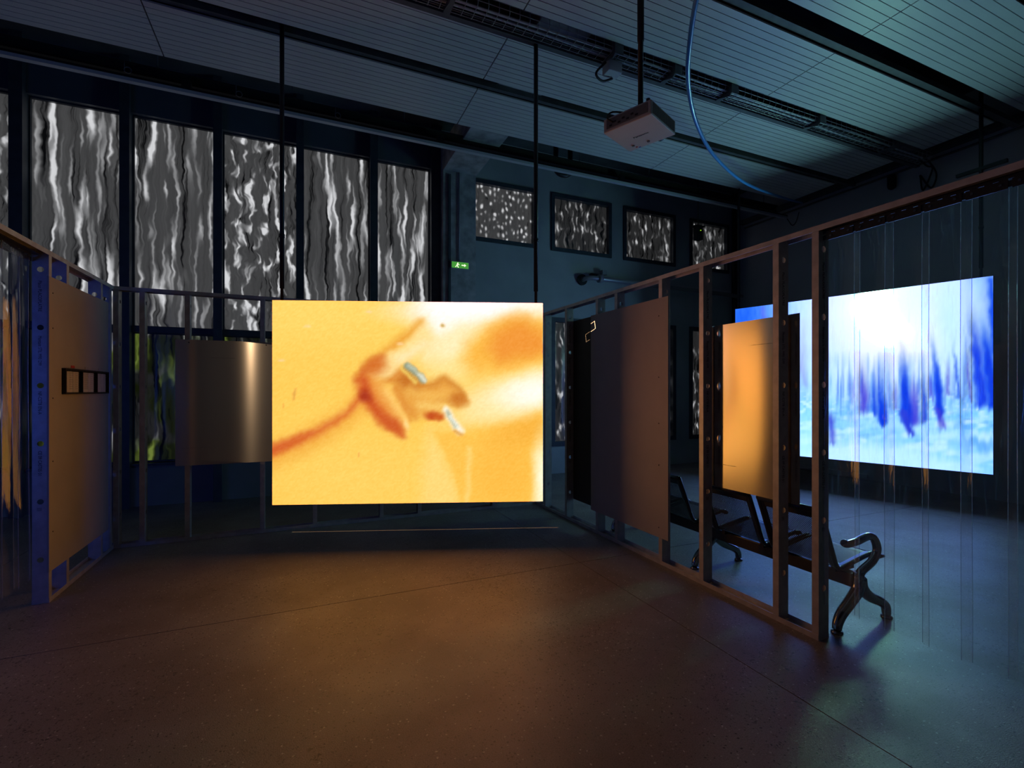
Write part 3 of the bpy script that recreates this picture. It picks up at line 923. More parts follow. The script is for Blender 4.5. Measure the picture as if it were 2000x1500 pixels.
    p.c += (n1 * 8 + n2 * 3.0)[..., None] * np.array([0.5, 1.0, 1.3])
    return p.c

def paint_forest(px, py):
    x0 = (px - 1400) * 3.262; y = (py - 500) * 3.262
    x = x0 + (vnoise(x0 / 40, y / 60, 51) - 0.5) * 16 + (vnoise(x0 / 14, y / 22, 52) - 0.5) * 6
    y0 = y
    y = y + (vnoise(x0 / 12, y / 300, 53) - 0.5) * 50 * np.clip((y - 700) / 200, 0, 1)
    p = Paint(x, y, (132, 212, 255))
    p.ell(900, 420, 900, 420, 0, (176, 234, 255), 1.0)
    st = vnoise(x0 / 22, y / 190, 5)
    p.over(np.clip((st - 0.45) * 1.4, 0, 0.6) * p.sm(y - 900, 200), (96, 170, 250))
    p.ell(240, 420, 260, 260, 0, (60, 130, 250), 0.9, 0.85)
    p.ell(200, 390, 130, 140, 0, (16, 84, 248), 0.9, 0.9)
    p.ell(560, 560, 70, 300, 0, (118, 160, 252), 1.0, 0.7)
    p.seg([(560, 420), (548, 700), (560, 820)], [10, 20, 6], (84, 74, 232), 34, 0.7)
    p.seg([(600, 300), (600, 650)], [10, 12], (108, 130, 248), 30, 0.6)
    p.seg([(300, 330), (310, 420)], [10, 16], (60, 60, 236), 20, 0.6)
    p.ell(800, 500, 190, 320, 0, (170, 232, 255), 1.0, 0.85)
    p.seg([(812, 290), (826, 390)], 12, (96, 166, 240), 26, 0.5)
    # right hand thicket
    p.ell(1710, 330, 120, 380, -4, (60, 118, 250), 0.8, 0.95)
    p.ell(1650, 200, 40, 90, 0, (96, 180, 255), 1.0, 0.9)
    p.ell(1700, 470, 20, 160, -8, (110, 180, 255), 1.0, 0.8)
    # low sun
    p.ell(1150, 430, 560, 400, 0, (206, 244, 255), 1.1, 0.95)
    p.ell(1110, 370, 380, 330, 0, (248, 254, 255), 1.5)
    p.ell(1120, 360, 270, 250, 0, (255, 255, 255), 1.1)
    p.ell(1100, 400, 200, 190, 0, (255, 255, 255), 0.8)
    p.ell(1010, 300, 150, 110, 0, (255, 255, 255), 1.2)
    p.ell(1400, 260, 160, 150, 0, (226, 250, 255), 1.2, 0.9)
    p.ell(1490, 400, 90, 260, 0, (196, 244, 255), 1.2, 0.8)
    # thin saplings between the trunks
    tr_ = vnoise(x0 / 8, y / 210, 21); tq = vnoise(x0 / 22, y / 160, 22)
    band = np.clip((y - 600) / 220, 0, 1) * p.sm(y - 1000, 60) * np.clip((x0 - 640) / 60, 0, 1)
    p.over(band * np.clip((tq - 0.45) * 1.6, 0, 0.75), (96, 166, 250))
    p.over(band * np.clip((tr_ - 0.55) * 2.2, 0, 0.8), (84, 126, 242))
    # snow
    low = p.sm(960 - y, 70)
    sn = vnoise(x0 / 150 + 2 * vnoise(x0 / 90, y0 / 60, 71), y0 / 38 + x0 / 300, 9); sn2 = vnoise(x0 / 40, y0 / 20, 11)
    p.over(low * 0.9, (128, 208, 255))
    p.over(low * np.clip((sn - 0.38) * 2.0, 0, 0.9), (196, 242, 255))
    p.over(low * np.clip((sn2 - 0.60) * 2.0, 0, 0.6) * p.sm(y - 1180, 80), (96, 172, 250))
    dab = vnoise(x0 / 20, y0 / 16, 61)
    p.over(p.sm(np.abs(y0 - 960) - 80, 70) * np.clip((dab - 0.60) * 2.5, 0, 0.7), (206, 244, 255))
    p.ell(900, 1290, 420, 120, 5, (198, 244, 255), 0.8, 0.95)
    p.ell(1300, 1330, 360, 70, 8, (192, 244, 255), 0.8, 0.95)
    p.ell(1010, 1060, 220, 40, 4, (170, 230, 255), 1.0, 0.7)
    p.ell(1420, 1130, 260, 40, 8, (186, 238, 255), 1.0, 0.7)
    p.ell(560, 1150, 120, 120, 0, (170, 232, 255), 0.9, 0.6)
    p.ell(1690, 1200, 110, 40, 6, (96, 170, 250), 1.0, 0.8)
    p.ell(1700, 1140, 90, 24, 4, (200, 244, 255), 1.0, 0.8)
    # trunks (fading up into the glare)
    B1 = (8, 60, 232); B2 = (70, 62, 218)
    for pts, rd, c, so, op, fd in (
        ([(925, 580), (938, 975)], [12, 32], B2, 30, 0.9, 0.9), ([(1000, 620), (1012, 995)], [6, 18], B1, 18, 0.9, 0.9),
        ([(1036, 580), (1046, 830), (1062, 1050)], [8, 18, 26], B1, 20, 1, 0.85), ([(1178, 500), (1196, 800), (1222, 1040)], [10, 28, 42], B1, 24, 1, 0.7),
        ([(1250, 700), (1262, 1050)], [10, 26], B2, 28, 0.85, 0.7), ([(1196, 1010), (1236, 1130)], [26, 18], (40, 60, 220), 18, 0.95, 0),
        ([(1358, 430), (1400, 760), (1424, 1000)], [8, 22, 30], B1, 18, 1, 0.7), ([(1410, 980), (1442, 1095)], [20, 14], B2, 22, 0.85, 0),
        ([(1500, 480), (1546, 905)], [3, 10], (36, 80, 236), 14, 0.95, 0.6), ([(1318, 700), (1322, 1045)], [6, 20], (26, 66, 230), 18, 0.85, 0.7),
        ([(1615, 260), (1655, 640), (1690, 935)], [16, 30, 36], (18, 56, 228), 26, 0.95, 0.6), ([(1680, 330), (1770, 950)], [16, 42], (8, 60, 232), 26, 1, 0.5),
        ([(1740, 110), (1785, 600)], [10, 34], (8, 66, 236), 24, 0.95, 0.1), ([(1584, 500), (1618, 900)], [4, 10], (72, 70, 218), 14, 0.85, 0.6),
        ([(722, 980), (737, 1190)], [22, 14], (60, 64, 218), 26, 0.85, 0.4), ([(1466, 620), (1474, 890)], [4, 11], B2, 18, 0.8, 0.7),
        ([(1548, 900), (1568, 1150)], [7, 6], (84, 150, 244), 18, 0.7, 0), ([(1136, 740), (1142, 980)], [6, 15], (90, 96, 230), 18, 0.75, 0.7),
        ([(965, 660), (975, 980)], [4, 9], (70, 110, 240), 14, 0.8, 0.8), ([(846, 780), (850, 1030)], [5, 14], (80, 150, 248), 26, 0.6, 0.6),
        ([(1576, 380), (1590, 880)], [4, 7], (96, 140, 244), 12, 0.8, 0.6), ([(1348, 720), (1362, 900)], [5, 11], B2, 16, 0.7, 0.6),
        ([(1100, 660), (1104, 980)], [4, 10], (60, 120, 244), 18, 0.6, 0.8), ([(790, 740), (800, 1000)], [4, 10], (90, 160, 250), 22, 0.6, 0.6)):
        p.seg(pts, rd, c, so, op, fd)
    dim = np.clip((255 - p.c.min(-1)) / 120, 0, 1)
    p.c += ((vnoise(x0 / 8, y / 40, 33) - 0.5) * 14 * dim)[..., None] * np.array([1, 1, 0.2])
    return p.c

def paint_side(px, py):
    p = Paint(px, py, (20, 60, 200))
    p.c += ((vnoise(px / 60, py / 300, 2) - 0.5) * 40)[..., None]
    p.ell(px.mean(), py.mean() + 100, px.std() * 1.2, py.std() * 1.2, 0, (90, 150, 240), 0.9, 0.5)
    return p.c

def over_range(c, boost):
    """a film screen is brighter than the picture can show: channels at full scale carry more light"""
    kr, kg, kb, core = boost
    ss = lambda q: q * q * (3 - 2 * q)
    hi = ss(np.clip((c - 0.95) / 0.05, 0, 1))
    wht = ss(np.clip((c.min(-1) - 0.955) / 0.045, 0, 1))[..., None]
    return c * (1 + hi * np.array([kr, kg, kb])) * (1 + wht * np.array(core))

def screen(label, L, R_, z0, z1, painter, gain, boost, grid, poles, crossbar=None, side=None, ptop=5.2):
    """L, R_: floor positions of the left and right edges seen from the front"""
    L = Vector((L[0], L[1], 0)); R_ = Vector((R_[0], R_[1], 0))
    d = (R_ - L).normalized(); n = Vector((d.y, -d.x, 0))        # n points to the viewer
    W = (R_ - L).length
    t_ = thing('hanging_screen', label, 'projection screen', tuple((L + R_) / 2 + Vector((0, 0, z0))), 'hanging film screens')
    nx, ny = grid
    U, V = np.meshgrid(np.linspace(0, 1, nx + 1), np.linspace(0, 1, ny + 1))
    X = L.x + (R_.x - L.x) * U; Y = L.y + (R_.y - L.y) * U; Z = z0 + (z1 - z0) * V
    if side is None:
        px, py = to_px(X, Y, Z)
    else:
        px, py = U * 1000, (1 - V) * 750
    c = over_range(lin(painter(px, py)), boost)
    pts = np.stack([X + n.x * 0.013, Y + n.y * 0.013, Z], -1).reshape(-1, 3)
    fs = [(j * (nx + 1) + i, j * (nx + 1) + i + 1, (j + 1) * (nx + 1) + i + 1, (j + 1) * (nx + 1) + i) for j in range(ny) for i in range(nx)]
    mb = MB(); mb.add(pts.tolist(), fs)
    org = WOFF[t_.name]
    me = mb.mesh('projected_film', image_mat('film_image', gain), org)
    at = me.color_attributes.new('picture', 'FLOAT_COLOR', 'POINT')
    buf = np.concatenate([c.reshape(-1, 3), np.ones((c.size // 3, 1))], 1).astype(np.float32)
    at.data.foreach_set('color', buf.ravel())
    o = bpy.data.objects.new('projected_film', me); link(o, t_)
    Mx = Matrix(((d.x, -n.x, 0), (d.y, -n.y, 0), (0, 0, 1)))
    mid = (L + R_) / 2
    MB().obox(mid + Vector((0, 0, (z0 + z1) / 2)) - n * 0.012, W, 0.044, z1 - z0, Mx).build('backing_board', M['blackmatte'], t_)
    for u in poles:
        b0 = L + d * (W * u) - n * 0.03
        MB().tube([b0 + Vector((0, 0, z1 - 0.25)), b0 + Vector((0, 0, z1 + 0.12)), b0 + Vector((0, 0, z1 + 0.121)), b0 + Vector((0, 0, ptop))], [0.014, 0.014, 0.021, 0.021], 10).build('hanging_pole', M['black'], t_)
        MB().tube([b0 + Vector((0, 0, z1 + 0.60)), b0 + Vector((0, 0, z1 + 0.63))], 0.026, 10).build('pole_collar', M['black'], t_)
    if crossbar:
        u, z, l = crossbar
        b0 = L + d * (W * u) - n * 0.03 + Vector((0, 0, z))
        MB().obox(b0 - n * 0.03, 0.05, 0.03, 0.03, Mx).build('crossbar_clamp', M['black'], t_)
        MB().box(b0.x - 0.02, b0.x + 0.02, b0.y - l, b0.y + l, z - 0.02, z + 0.02).build('crossbar', M['black'], t_)
    return t_

SL, SR = (-0.2436, 5.019), (2.137, 4.140)
screen('large hanging screen showing a glowing orange film still of a hand', SL, SR, 0.437, 2.347, paint_hand, ORANGE_GAIN, (1.5, 0.0, 0.0, (0.5, 0.3, 0.2)), (176, 132), (0.028, 0.975))
BL, BR = (6.714, 5.924), (7.573, 2.961)
screen('hanging screen showing a blue winter forest behind the clear strip curtain', BL, BR, 0.50, 2.872, paint_forest, BLUE_GAIN, (0.0, 1.2, 1.5, (8.0, 10.5, 6.0)), (180, 120), (0.012, 0.965), (0.965, 4.2, 0.24), ptop=5.4)
screen('blue lit hanging screen beyond the left strip curtain, out of frame', (-2.9, 2.0), (-4.3, 2.8), 0.9, 2.1, paint_side, SIDE_GAIN, (0, 0, 0, (0, 0, 0)), (24, 18), (0.03, 0.97), side=True)

# ------------------------------------------------------------------ projectors
def projector(label, c, aim, z, pole_top, big=0.42):
    c = Vector((c[0], c[1], 0)); f = Vector((aim[0] - c.x, aim[1] - c.y, 0)).normalized(); r = Vector((f.y, -f.x, 0))
    Mx = Matrix(((r.x, f.x, 0), (r.y, f.y, 0), (0, 0, 1)))
    t_ = thing('projector', label, 'projector', (c.x, c.y, z))
    P = lambda a, b, h: c + r * a + f * b + Vector((0, 0, z + h))
    MB().obox(P(0, 0, 0.057), big, big, 0.112, Mx).build('body', M['projector'], t_, bevel=0.008)
    MB().obox(P(0, -big / 2 - 0.001, 0.06), big * 0.86, 0.004, 0.075, Mx).build('rear_panel', M['projgrill'], t_)
    for k in range(7):
        MB().obox(P(-0.14 + 0.038 * k, -big / 2 - 0.004, 0.04 + 0.02 * (k % 2)), 0.022, 0.006, 0.012, Mx).build('socket', M['black'], t_)
    for sgn in (1, -1):
        for k in range(22):
            MB().obox(P(sgn * (big / 2 + 0.0015), -big / 2 + 0.03 + k * 0.0172, 0.057), 0.004, 0.006, 0.085, Mx).build('vent_slat', M['projgrill'], t_)
    l0 = P(0.07, big / 2 - 0.01, 0.057)
    MB().tube([l0, l0 + f * 0.045], 0.045, 18).build('lens_barrel', M['black'], t_)
    MB().tube([l0 + f * 0.035, l0 + f * 0.0465], 0.034, 18).build('lens', M['glassdark'], t_)
    MB().obox(P(0.02, -0.02, 0.122), 0.16, 0.16, 0.014, Mx).build('mount_plate', M['black'], t_)
    for a, b in ((-0.17, -0.18), (0.17, -0.18), (0.17, 0.15), (-0.17, 0.15)):
        MB().tube([P(a, b, 0.112), P(a, b, 0.14)], 0.016, 10).build('foot', M['black'], t_)
    pm = P(0.02, -0.02, 0.12)
    top = Vector((pm.x, pm.y, pole_top))
    MB().tube([pm, pm + Vector((0, 0, 0.62)), pm + Vector((0, 0, 0.621)), top], [0.022, 0.022, 0.027, 0.027], 12).build('ceiling_pole', M['black'], t_)
    MB().tube(bez([P(-0.12, -0.21, 0.06), P(-0.15, -0.25, 0.09), P(-0.13, -0.2, 0.15), P(0, -0.06, 0.16), pm + Vector((0, 0, 0.2))]), 0.007, 8).build('lead', M['black'], t_)
    tx = text_mesh('Panasonic', 0.034, 0.0004, M['ink'], 'CENTER')
    o = bpy.data.objects.new('lettering', tx); link(o, t_)
    # read from below: lettering runs along the rear edge
    R4 = Matrix((( -r.x, f.x, 0), (-r.y, f.y, 0), (0, 0, -1)))
    R4 = Matrix(((r.x, -f.x, 0), (r.y, -f.y, 0), (0, 0, -1)))
    o.matrix_local = Matrix.Translation(P(0.0, 0.03, -0.0005) - WOFF[t_.name]) @ R4.to_4x4()
    for a, b, mt in ((-0.12, 0.17, 'redsticker'), (-0.10, 0.19, 'bluesticker')):
        MB().obox(P(a, b, 0.0005), 0.016, 0.016, 0.001, Mx).build('sticker', M[mt], t_)
    for a, b in ((-0.13, 0.13), (0.0, 0.15)):
        MB().tube([P(a, b, 0.001), P(a, b, -0.006)], 0.012, 10).build('levelling_foot', M['projgrill'], t_)
    return l0 + f * 0.05

projector('white ceiling projector on a black pole above the partition', (2.535, 3.187), (2.535 + 0.92, 3.187 + 0.39), 3.60, 5.7)
PJ = Vector((-1.20, -2.75, 4.45))
projector('white ceiling projector behind the viewer aimed at the orange screen', (PJ.x, PJ.y), (0.95, 4.58), PJ.z - 0.06, 5.74)

# stray light of that projector: a thin frame line under the screen and a small square mark
def stray_light():
    ld = bpy.data.lights.new('projector_stray_light', 'SPOT')
    lo = bpy.data.objects.new('projector_stray_light', ld)
    COL.objects.link(lo)
    tgt = Vector((0.95, 4.58, 1.39))
    fw = (tgt - PJ).normalized()
    org = PJ + fw * 0.32
    lo.location = org
    q = (tgt - org).to_track_quat('-Z', 'Y')
    lo.rotation_euler = q.to_euler()
    ld.energy = SPILL
    ld.spot_size = math.radians(60); ld.spot_blend = 0.1
    ld.shadow_soft_size = 0.0
    ld.color = (1.0, 0.66, 0.36)
    Ri = q.to_matrix().inverted()
    def uv(p):
        a = Ri @ (Vector(p) - org)
        return a.x / -a.z, a.y / -a.z
    ld.use_nodes = True
    t = ld.node_tree
    em = [n for n in t.nodes if n.type == 'EMISSION'][0]
    tc = t.nodes.new('ShaderNodeTexCoord')
    sep = t.nodes.new('ShaderNodeSeparateXYZ')
    t.links.new(tc.outputs['Normal'], sep.inputs[0])
    def mt(op, a, b=None, c=None):
        n = t.nodes.new('ShaderNodeMath'); n.operation = op
        for i, q_ in enumerate((a, b, c)):
            if q_ is None: continue
            if isinstance(q_, (int, float)): n.inputs[i].default_value = q_
            else: t.links.new(q_, n.inputs[i])
        return n.outputs[0]
    nz = mt('ABSOLUTE', sep.outputs[2])
    u = mt('DIVIDE', sep.outputs[0], nz); v = mt('DIVIDE', sep.outputs[1], nz)
    # line just below the lower edge of the screen
    a = uv((SL[0], SL[1], 0.437)); b = uv((SR[0], SR[1], 0.437))
    k = (b[1] - a[1]) / (b[0] - a[0])
    vv = mt('SUBTRACT', v, mt('MULTIPLY_ADD', u, k, a[1] - k * a[0] - 0.0105))
    line = mt('MULTIPLY', mt('LESS_THAN', mt('ABSOLUTE', vv), 0.0006), mt('MULTIPLY', mt('GREATER_THAN', u, a[0] + 0.01), mt('LESS_THAN', u, b[0] + 0.02)))
    # small square outline
    su, sv = uv((2.835, 4.374, 2.175))
    h = 0.0054
    m_ = mt('MAXIMUM', mt('ABSOLUTE', mt('SUBTRACT', u, su)), mt('ABSOLUTE', mt('SUBTRACT', v, sv)))
    sq = mt('MULTIPLY', mt('LESS_THAN', m_, h), mt('GREATER_THAN', m_, h - 0.0005))
    # the raster is a little wider than the screen: a faint grey margin on its left
    c0 = uv((-1.0, 5.70, 2.05)); c1 = uv((-0.10, 5.70, 0.70))
    mar = mt('MULTIPLY', mt('MULTIPLY', mt('GREATER_THAN', u, c0[0]), mt('LESS_THAN', u, c1[0])), mt('MULTIPLY', mt('LESS_THAN', v, c0[1]), mt('GREATER_THAN', v, c1[1])))
    tot = mt('ADD', mt('MULTIPLY_ADD', line, 1.6, mt('MULTIPLY', mar, 0.06)), mt('MULTIPLY', sq, 16.0))
    t.links.new(tot, em.inputs['Strength'])
stray_light()

# ------------------------------------------------------------------ blue hose
tag(MB().tube(bez([(2.2, 2.1, 4.55), (2.437, 2.426, 4.306), (2.672, 2.76, 4.197), (3.019, 3.154, 4.134), (3.543, 3.579, 4.093), (4.429, 4.174, 4.201), (5.776, 4.894, 4.416), (7.564, 5.64, 4.771), (8.55, 6.05, 5.0)], 8), 0.019, 10).build('hanging_hose', M['hose']), 'glossy blue hose sagging in a long arc below ceiling', 'hose')

# ------------------------------------------------------------------ stud partitions
H = 2.5
DEP = 0.09      # profile depth
FL = 0.042      # flange width
HOLES = [0.31 + 0.41 * k for k in range(6)]

def stud_mesh():
    """C profile standing at the origin; web in the plane y=0 facing -Y, spans x 0..DEP, flanges run to +Y"""
    mb = MB()
    rad, n = 0.019, 16
    cx = DEP / 2
    zs = [0.004] + [h for h in HOLES] + [H - 0.004]
    half = 0.035
    prev = 0.004
    def quad(x0, x1, z0, z1):
        mb.add([(x0, 0, z0), (x1, 0, z0), (x1, 0, z1), (x0, 0, z1)], [(0, 1, 2, 3)])
    for h in HOLES:
        quad(0, DEP, prev, h - half)
        quad(0, cx - half, h - half, h + half); quad(cx + half, DEP, h - half, h + half)
        ring = []; sq = []
        for k in range(n):
            a = 2 * math.pi * (k + 0.5) / n
            ring.append((cx + rad * math.cos(a), 0, h + rad * math.sin(a)))
            m_ = max(abs(math.cos(a)), abs(math.sin(a)))
            sq.append((cx + half * math.cos(a) / m_, 0, h + half * math.sin(a) / m_))
        b = len(mb.v)
        mb.v += ring + sq
        for k in range(n):
            k2 = (k + 1) % n
            mb.f.append((b + k, b + n + k, b + n + k2, b + k2)); mb.sm.append(False)
        # four square corners left over by the ring
        for sx in (-1, 1):
            for sz in (-1, 1):
                cs = (cx + sx * half, 0, h + sz * half)
                near = sorted(range(n), key=lambda k: (sq[k][0] - cs[0]) ** 2 + (sq[k][2] - cs[2]) ** 2)[:2]
                mb.add([cs, sq[near[0]], sq[near[1]]], [(0, 1, 2)])
        prev = h + half
    quad(0, DEP, prev, H - 0.004)
    for x in (0, DEP):
        mb.add([(x, 0, 0.004), (x, FL, 0.004), (x, FL, H - 0.004), (x, 0, H - 0.004)], [(0, 1, 2, 3)])
        xi = x + (0.010 if x == 0 else -0.010)
        mb.add([(x, FL, 0.004), (xi, FL, 0.004), (xi, FL, H - 0.004), (x, FL, H - 0.004)], [(0, 1, 2, 3)])
    me = mb.mesh('stud', M['steel'])
    return me
STUD = stud_mesh()

TEXTS = [('Placo PLACOPLATRE', 2.28, 0.30), ('Montant STIL M90 /299', 1.89, 0.33), ('NF-CSTB EN-A', 1.50, 0.22), ('CE 09 CAST05 01', 1.08, 0.26), ('||||', 0.68, 0.07)]
TCU = []
for body, z, ln in TEXTS:
    tx = text_mesh(body, 0.029, 0.0003, M['ink'])
    TCU.append((tx, z, ln, len(body)))

def place_stud(parent, pos, rot, text=False):
    """rot: rotation about Z of the C profile"""
    o = bpy.data.objects.new('stud', STUD)
    link(o, parent)
    o.location = Vector(pos) - WOFF[parent.name]
    o.rotation_euler = (0, 0, rot)
    m = o.modifiers.new('solid', 'SOLIDIFY'); m.thickness = 0.0016; m.offset = 0
    if text:
        for tx, z, ln, nc in TCU:
            q = bpy.data.objects.new('lettering', tx)
            link(q, o)
            # letters run downwards on the web, facing -Y
            Rm = Matrix(((0, 1, 0), (0, 0, -1), (-1, 0, 0)))
            q.matrix_local = Matrix.Translation((DEP / 2 - 0.012, -0.0016, z)) @ Rm.to_4x4() @ Matrix.Diagonal((ln / (nc * 0.021), 1, 1, 1))
    return o

def track(mb, axis, a, b, p0, p1, top):
    """U track along an axis between a and b; p0,p1 the outer faces"""
    t = 0.0025; hgt = 0.034
    z0, z1 = (H - t, H) if top else (0.0, t)
    f0, f1 = (H - hgt, H - t) if top else (t, hgt)
    B = (lambda q0, q1, u0, u1, z0_, z1_: mb.box(u0, u1, q0, q1, z0_, z1_)) if axis == 'y' else (lambda q0, q1, u0, u1, z0_, z1_: mb.box(q0, q1, u0, u1, z0_, z1_))
    B(a, b, p0, p1, z0, z1); B(a, b, p0, p0 + t, f0, f1); B(a, b, p1 - t, p1, f0, f1)

# right partition: room face X = 2.85
RP = thing('stud_partition', 'steel stud partition with open bays standing in front of bench', 'partition', (2.895, 3.0, 0), 'steel stud partitions')
for k, y in enumerate((1.911, 2.176, 2.818, 3.283, 3.926, 4.261, 4.909)):
    place_stud(RP, (2.85, y, 0), 0.0, text=True)
place_stud(RP, (2.85, 5.45, 0), 0.0)
place_stud(RP, (2.85, 0.10, 0), 0.0)
mb = MB(); track(mb, 'y', -0.3, 5.72, 2.847, 2.943, True); mb.build('top_track', M['steel'], RP)
mb = MB(); track(mb, 'y', 1.911, 5.72, 2.847, 2.943, False); mb.build('bottom_track', M['steel'], RP)

# left partition: room face X = -1.64
LP = thing('stud_partition', 'steel stud partition on the left with blue lit studs', 'partition', (-1.685, 5.0, 0), 'steel stud partitions')
for k, y in enumerate((4.443, 4.725, 5.411, 5.634)):
    place_stud(LP, (-1.64 - DEP, y, 0), 0.0, text=(k == 0))
place_stud(LP, (-1.64 - DEP, 2.2, 0), 0.0)
mb = MB(); track(mb, 'y', 1.8, 5.72, -1.733, -1.637, True); mb.build('top_track', M['steel'], LP)
mb = MB(); track(mb, 'y', 4.443, 5.72, -1.733, -1.637, False); mb.build('bottom_track', M['steel'], LP)

# back partition: room face Y = 5.72, webs turned to -X
BP = thing('stud_partition', 'steel stud partition behind the orange screen in front of windows', 'partition', (0.6, 5.765, 0), 'steel stud partitions')
for x in (-1.60, -1.395, -1.025, -0.355, 0.16, 0.875, 1.32, 2.275, 2.80):
    place_stud(BP, (x, 5.72, 0), math.pi / 2)
mb = MB(); track(mb, 'x', -1.735, 2.945, 5.717, 5.813, True); mb.build('top_track', M['steel'], BP)
mb = MB(); track(mb, 'x', -1.735, 2.945, 5.717, 5.813, False); mb.build('bottom_track', M['steel'], BP)

# ------------------------------------------------------------------ boards fixed to the partitions
def flat_panel(name, label, cat, mat, box, screws=(), screw_axis='x'):
    t_ = thing(name, label, cat, ((box[0] + box[1]) / 2, (box[2] + box[3]) / 2, box[4]))
    MB().box(*box).build('sheet', mat, t_, bevel=0.0012)
    for p, dv in screws:
        p = Vector(p); dv = Vector(dv)
        MB().tube([p, p + dv * 0.0025], 0.005, 8).build('screw', M['ink'], t_)
    return t_

flat_panel('wall_board', 'large plain board on left partition carrying the booklet display', 'board', M['plaster'], (-1.637, -1.6245, 4.405, 5.545, 0.225, 2.312),
           [((-1.6245, y, z), (1, 0, 0)) for y in (4.46,) for z in (0.5, 1.0, 1.45, 1.95, 2.2)])
flat_panel('wall_board', 'large plain board on right partition beside the orange screen', 'board', M['plaster'], (2.8345, 2.847, 3.191, 4.374, 0.232, 2.304),
           [((2.8345, 3.305, z), (-1, 0, 0)) for z in (0.32, 0.86, 1.22, 1.62, 2.15)])
flat_panel('wall_board', 'dark board on the far side of right partition, half hidden', 'board', M['backpanel'], (2.944, 2.957, 3.72, 4.945, 0.225, 2.323))

def sheet(name, label, pts_fn, parent_loc, n, z0, z1, face, thick=0.002):
    """gently bowed metal sheet; pts_fn(u) -> x, y"""
    t_ = thing(name, label, 'metal sheet', parent_loc, 'brushed metal sheets')
    P_ = [Vector((*pts_fn(i / n), 0)) for i in range(n + 1)]
    nrm = Vector(face)
    mb = MB()
    for off, flip in ((0.0, False), (-thick, True)):            # the two faces, each smooth on its own
        vs = []; fs = []
        for q in P_:
            r = q + nrm * off
            vs += [(r.x, r.y, z0), (r.x, r.y, z1)]
        for i in range(n):
            fs.append((2 * i, 2 * i + 2, 2 * i + 3, 2 * i + 1))
        mb.add(vs, fs, True)
    for q in (P_[0], P_[-1]):
        r = q - nrm * thick
        mb.add([(q.x, q.y, z0), (r.x, r.y, z0), (r.x, r.y, z1), (q.x, q.y, z1)], [(0, 1, 2, 3)])
    for z in (z0, z1):
        for i in range(n):
            a_, b_ = P_[i], P_[i + 1]
            mb.add([(a_.x, a_.y, z), (b_.x, b_.y, z), (b_.x - nrm.x * thick, b_.y - nrm.y * thick, z), (a_.x - nrm.x * thick, a_.y - nrm.y * thick, z)], [(0, 1, 2, 3)])
    mb.build('sheet', M['brushed'], t_, fix=False)
    return t_

ps = sheet('metal_sheet', 'brushed metal sheet glowing orange behind the studs above the bench',
           lambda u: (2.953 + 0.0015 * math.sin(math.pi * u), 2.105 + (2.865 - 2.105) * u), (2.955, 2.48, 0.76), 24, 0.760, 2.008, (-1, 0, 0))
pb = sheet('metal_sheet', 'brushed metal sheet with a bright vertical streak on back partition',
           lambda u: (-1.144 + 1.25 * u, 5.708 - 0.005 * math.sin(math.pi * u) - 0.0008 * math.sin(5 * math.pi * u)), (-0.52, 5.708, 0.753), 48, 0.753, 2.014, (0, -1, 0))
for xx in (-1.03, -0.34):
    MB().tube([(xx, 5.715, 1.985), (xx, 5.7, 1.985)], 0.006, 8).build('screw', M['ink'], pb)

def print_line(parent, p, dirv, up, length, body, size):
    tx = text_mesh(body, size, 0.0002, M['ink'])
    o = bpy.data.objects.new('printed_line', tx); link(o, parent)
    dv = Vector(dirv).normalized(); u = Vector(up).normalized(); n = dv.cross(u)
    Rm = Matrix((dv, u, n)).transposed()
    o.matrix_local = Matrix.Translation(Vector(p) - WOFF[parent.name]) @ Rm.to_4x4() @ Matrix.Diagonal((length / (len(body) * size * 0.55), 1, 1, 1))
print_line(ps, (2.949, 2.49, 1.825), (0, -1, -0.0), (0, 0, 1), 0.33, '.  - ----  -- --- - -----', 0.022)
print_line(ps, (2.947, 2.79, 0.935), (0, -1, -0.0), (0, 0, 1), 0.32, '---- -- ----- - -- -----', 0.022)
print_line(pb, (-0.86, 5.7005, 1.835), (1, 0, 0), (0, 0, 1), 0.42, '.  - ----  -- --- - ----- --- ----', 0.014)
print_line(pb, (-1.10, 5.7035, 0.925), (1, 0, 0), (0, 0, 1), 0.42, '---- -- ----- - -- -----', 0.014)

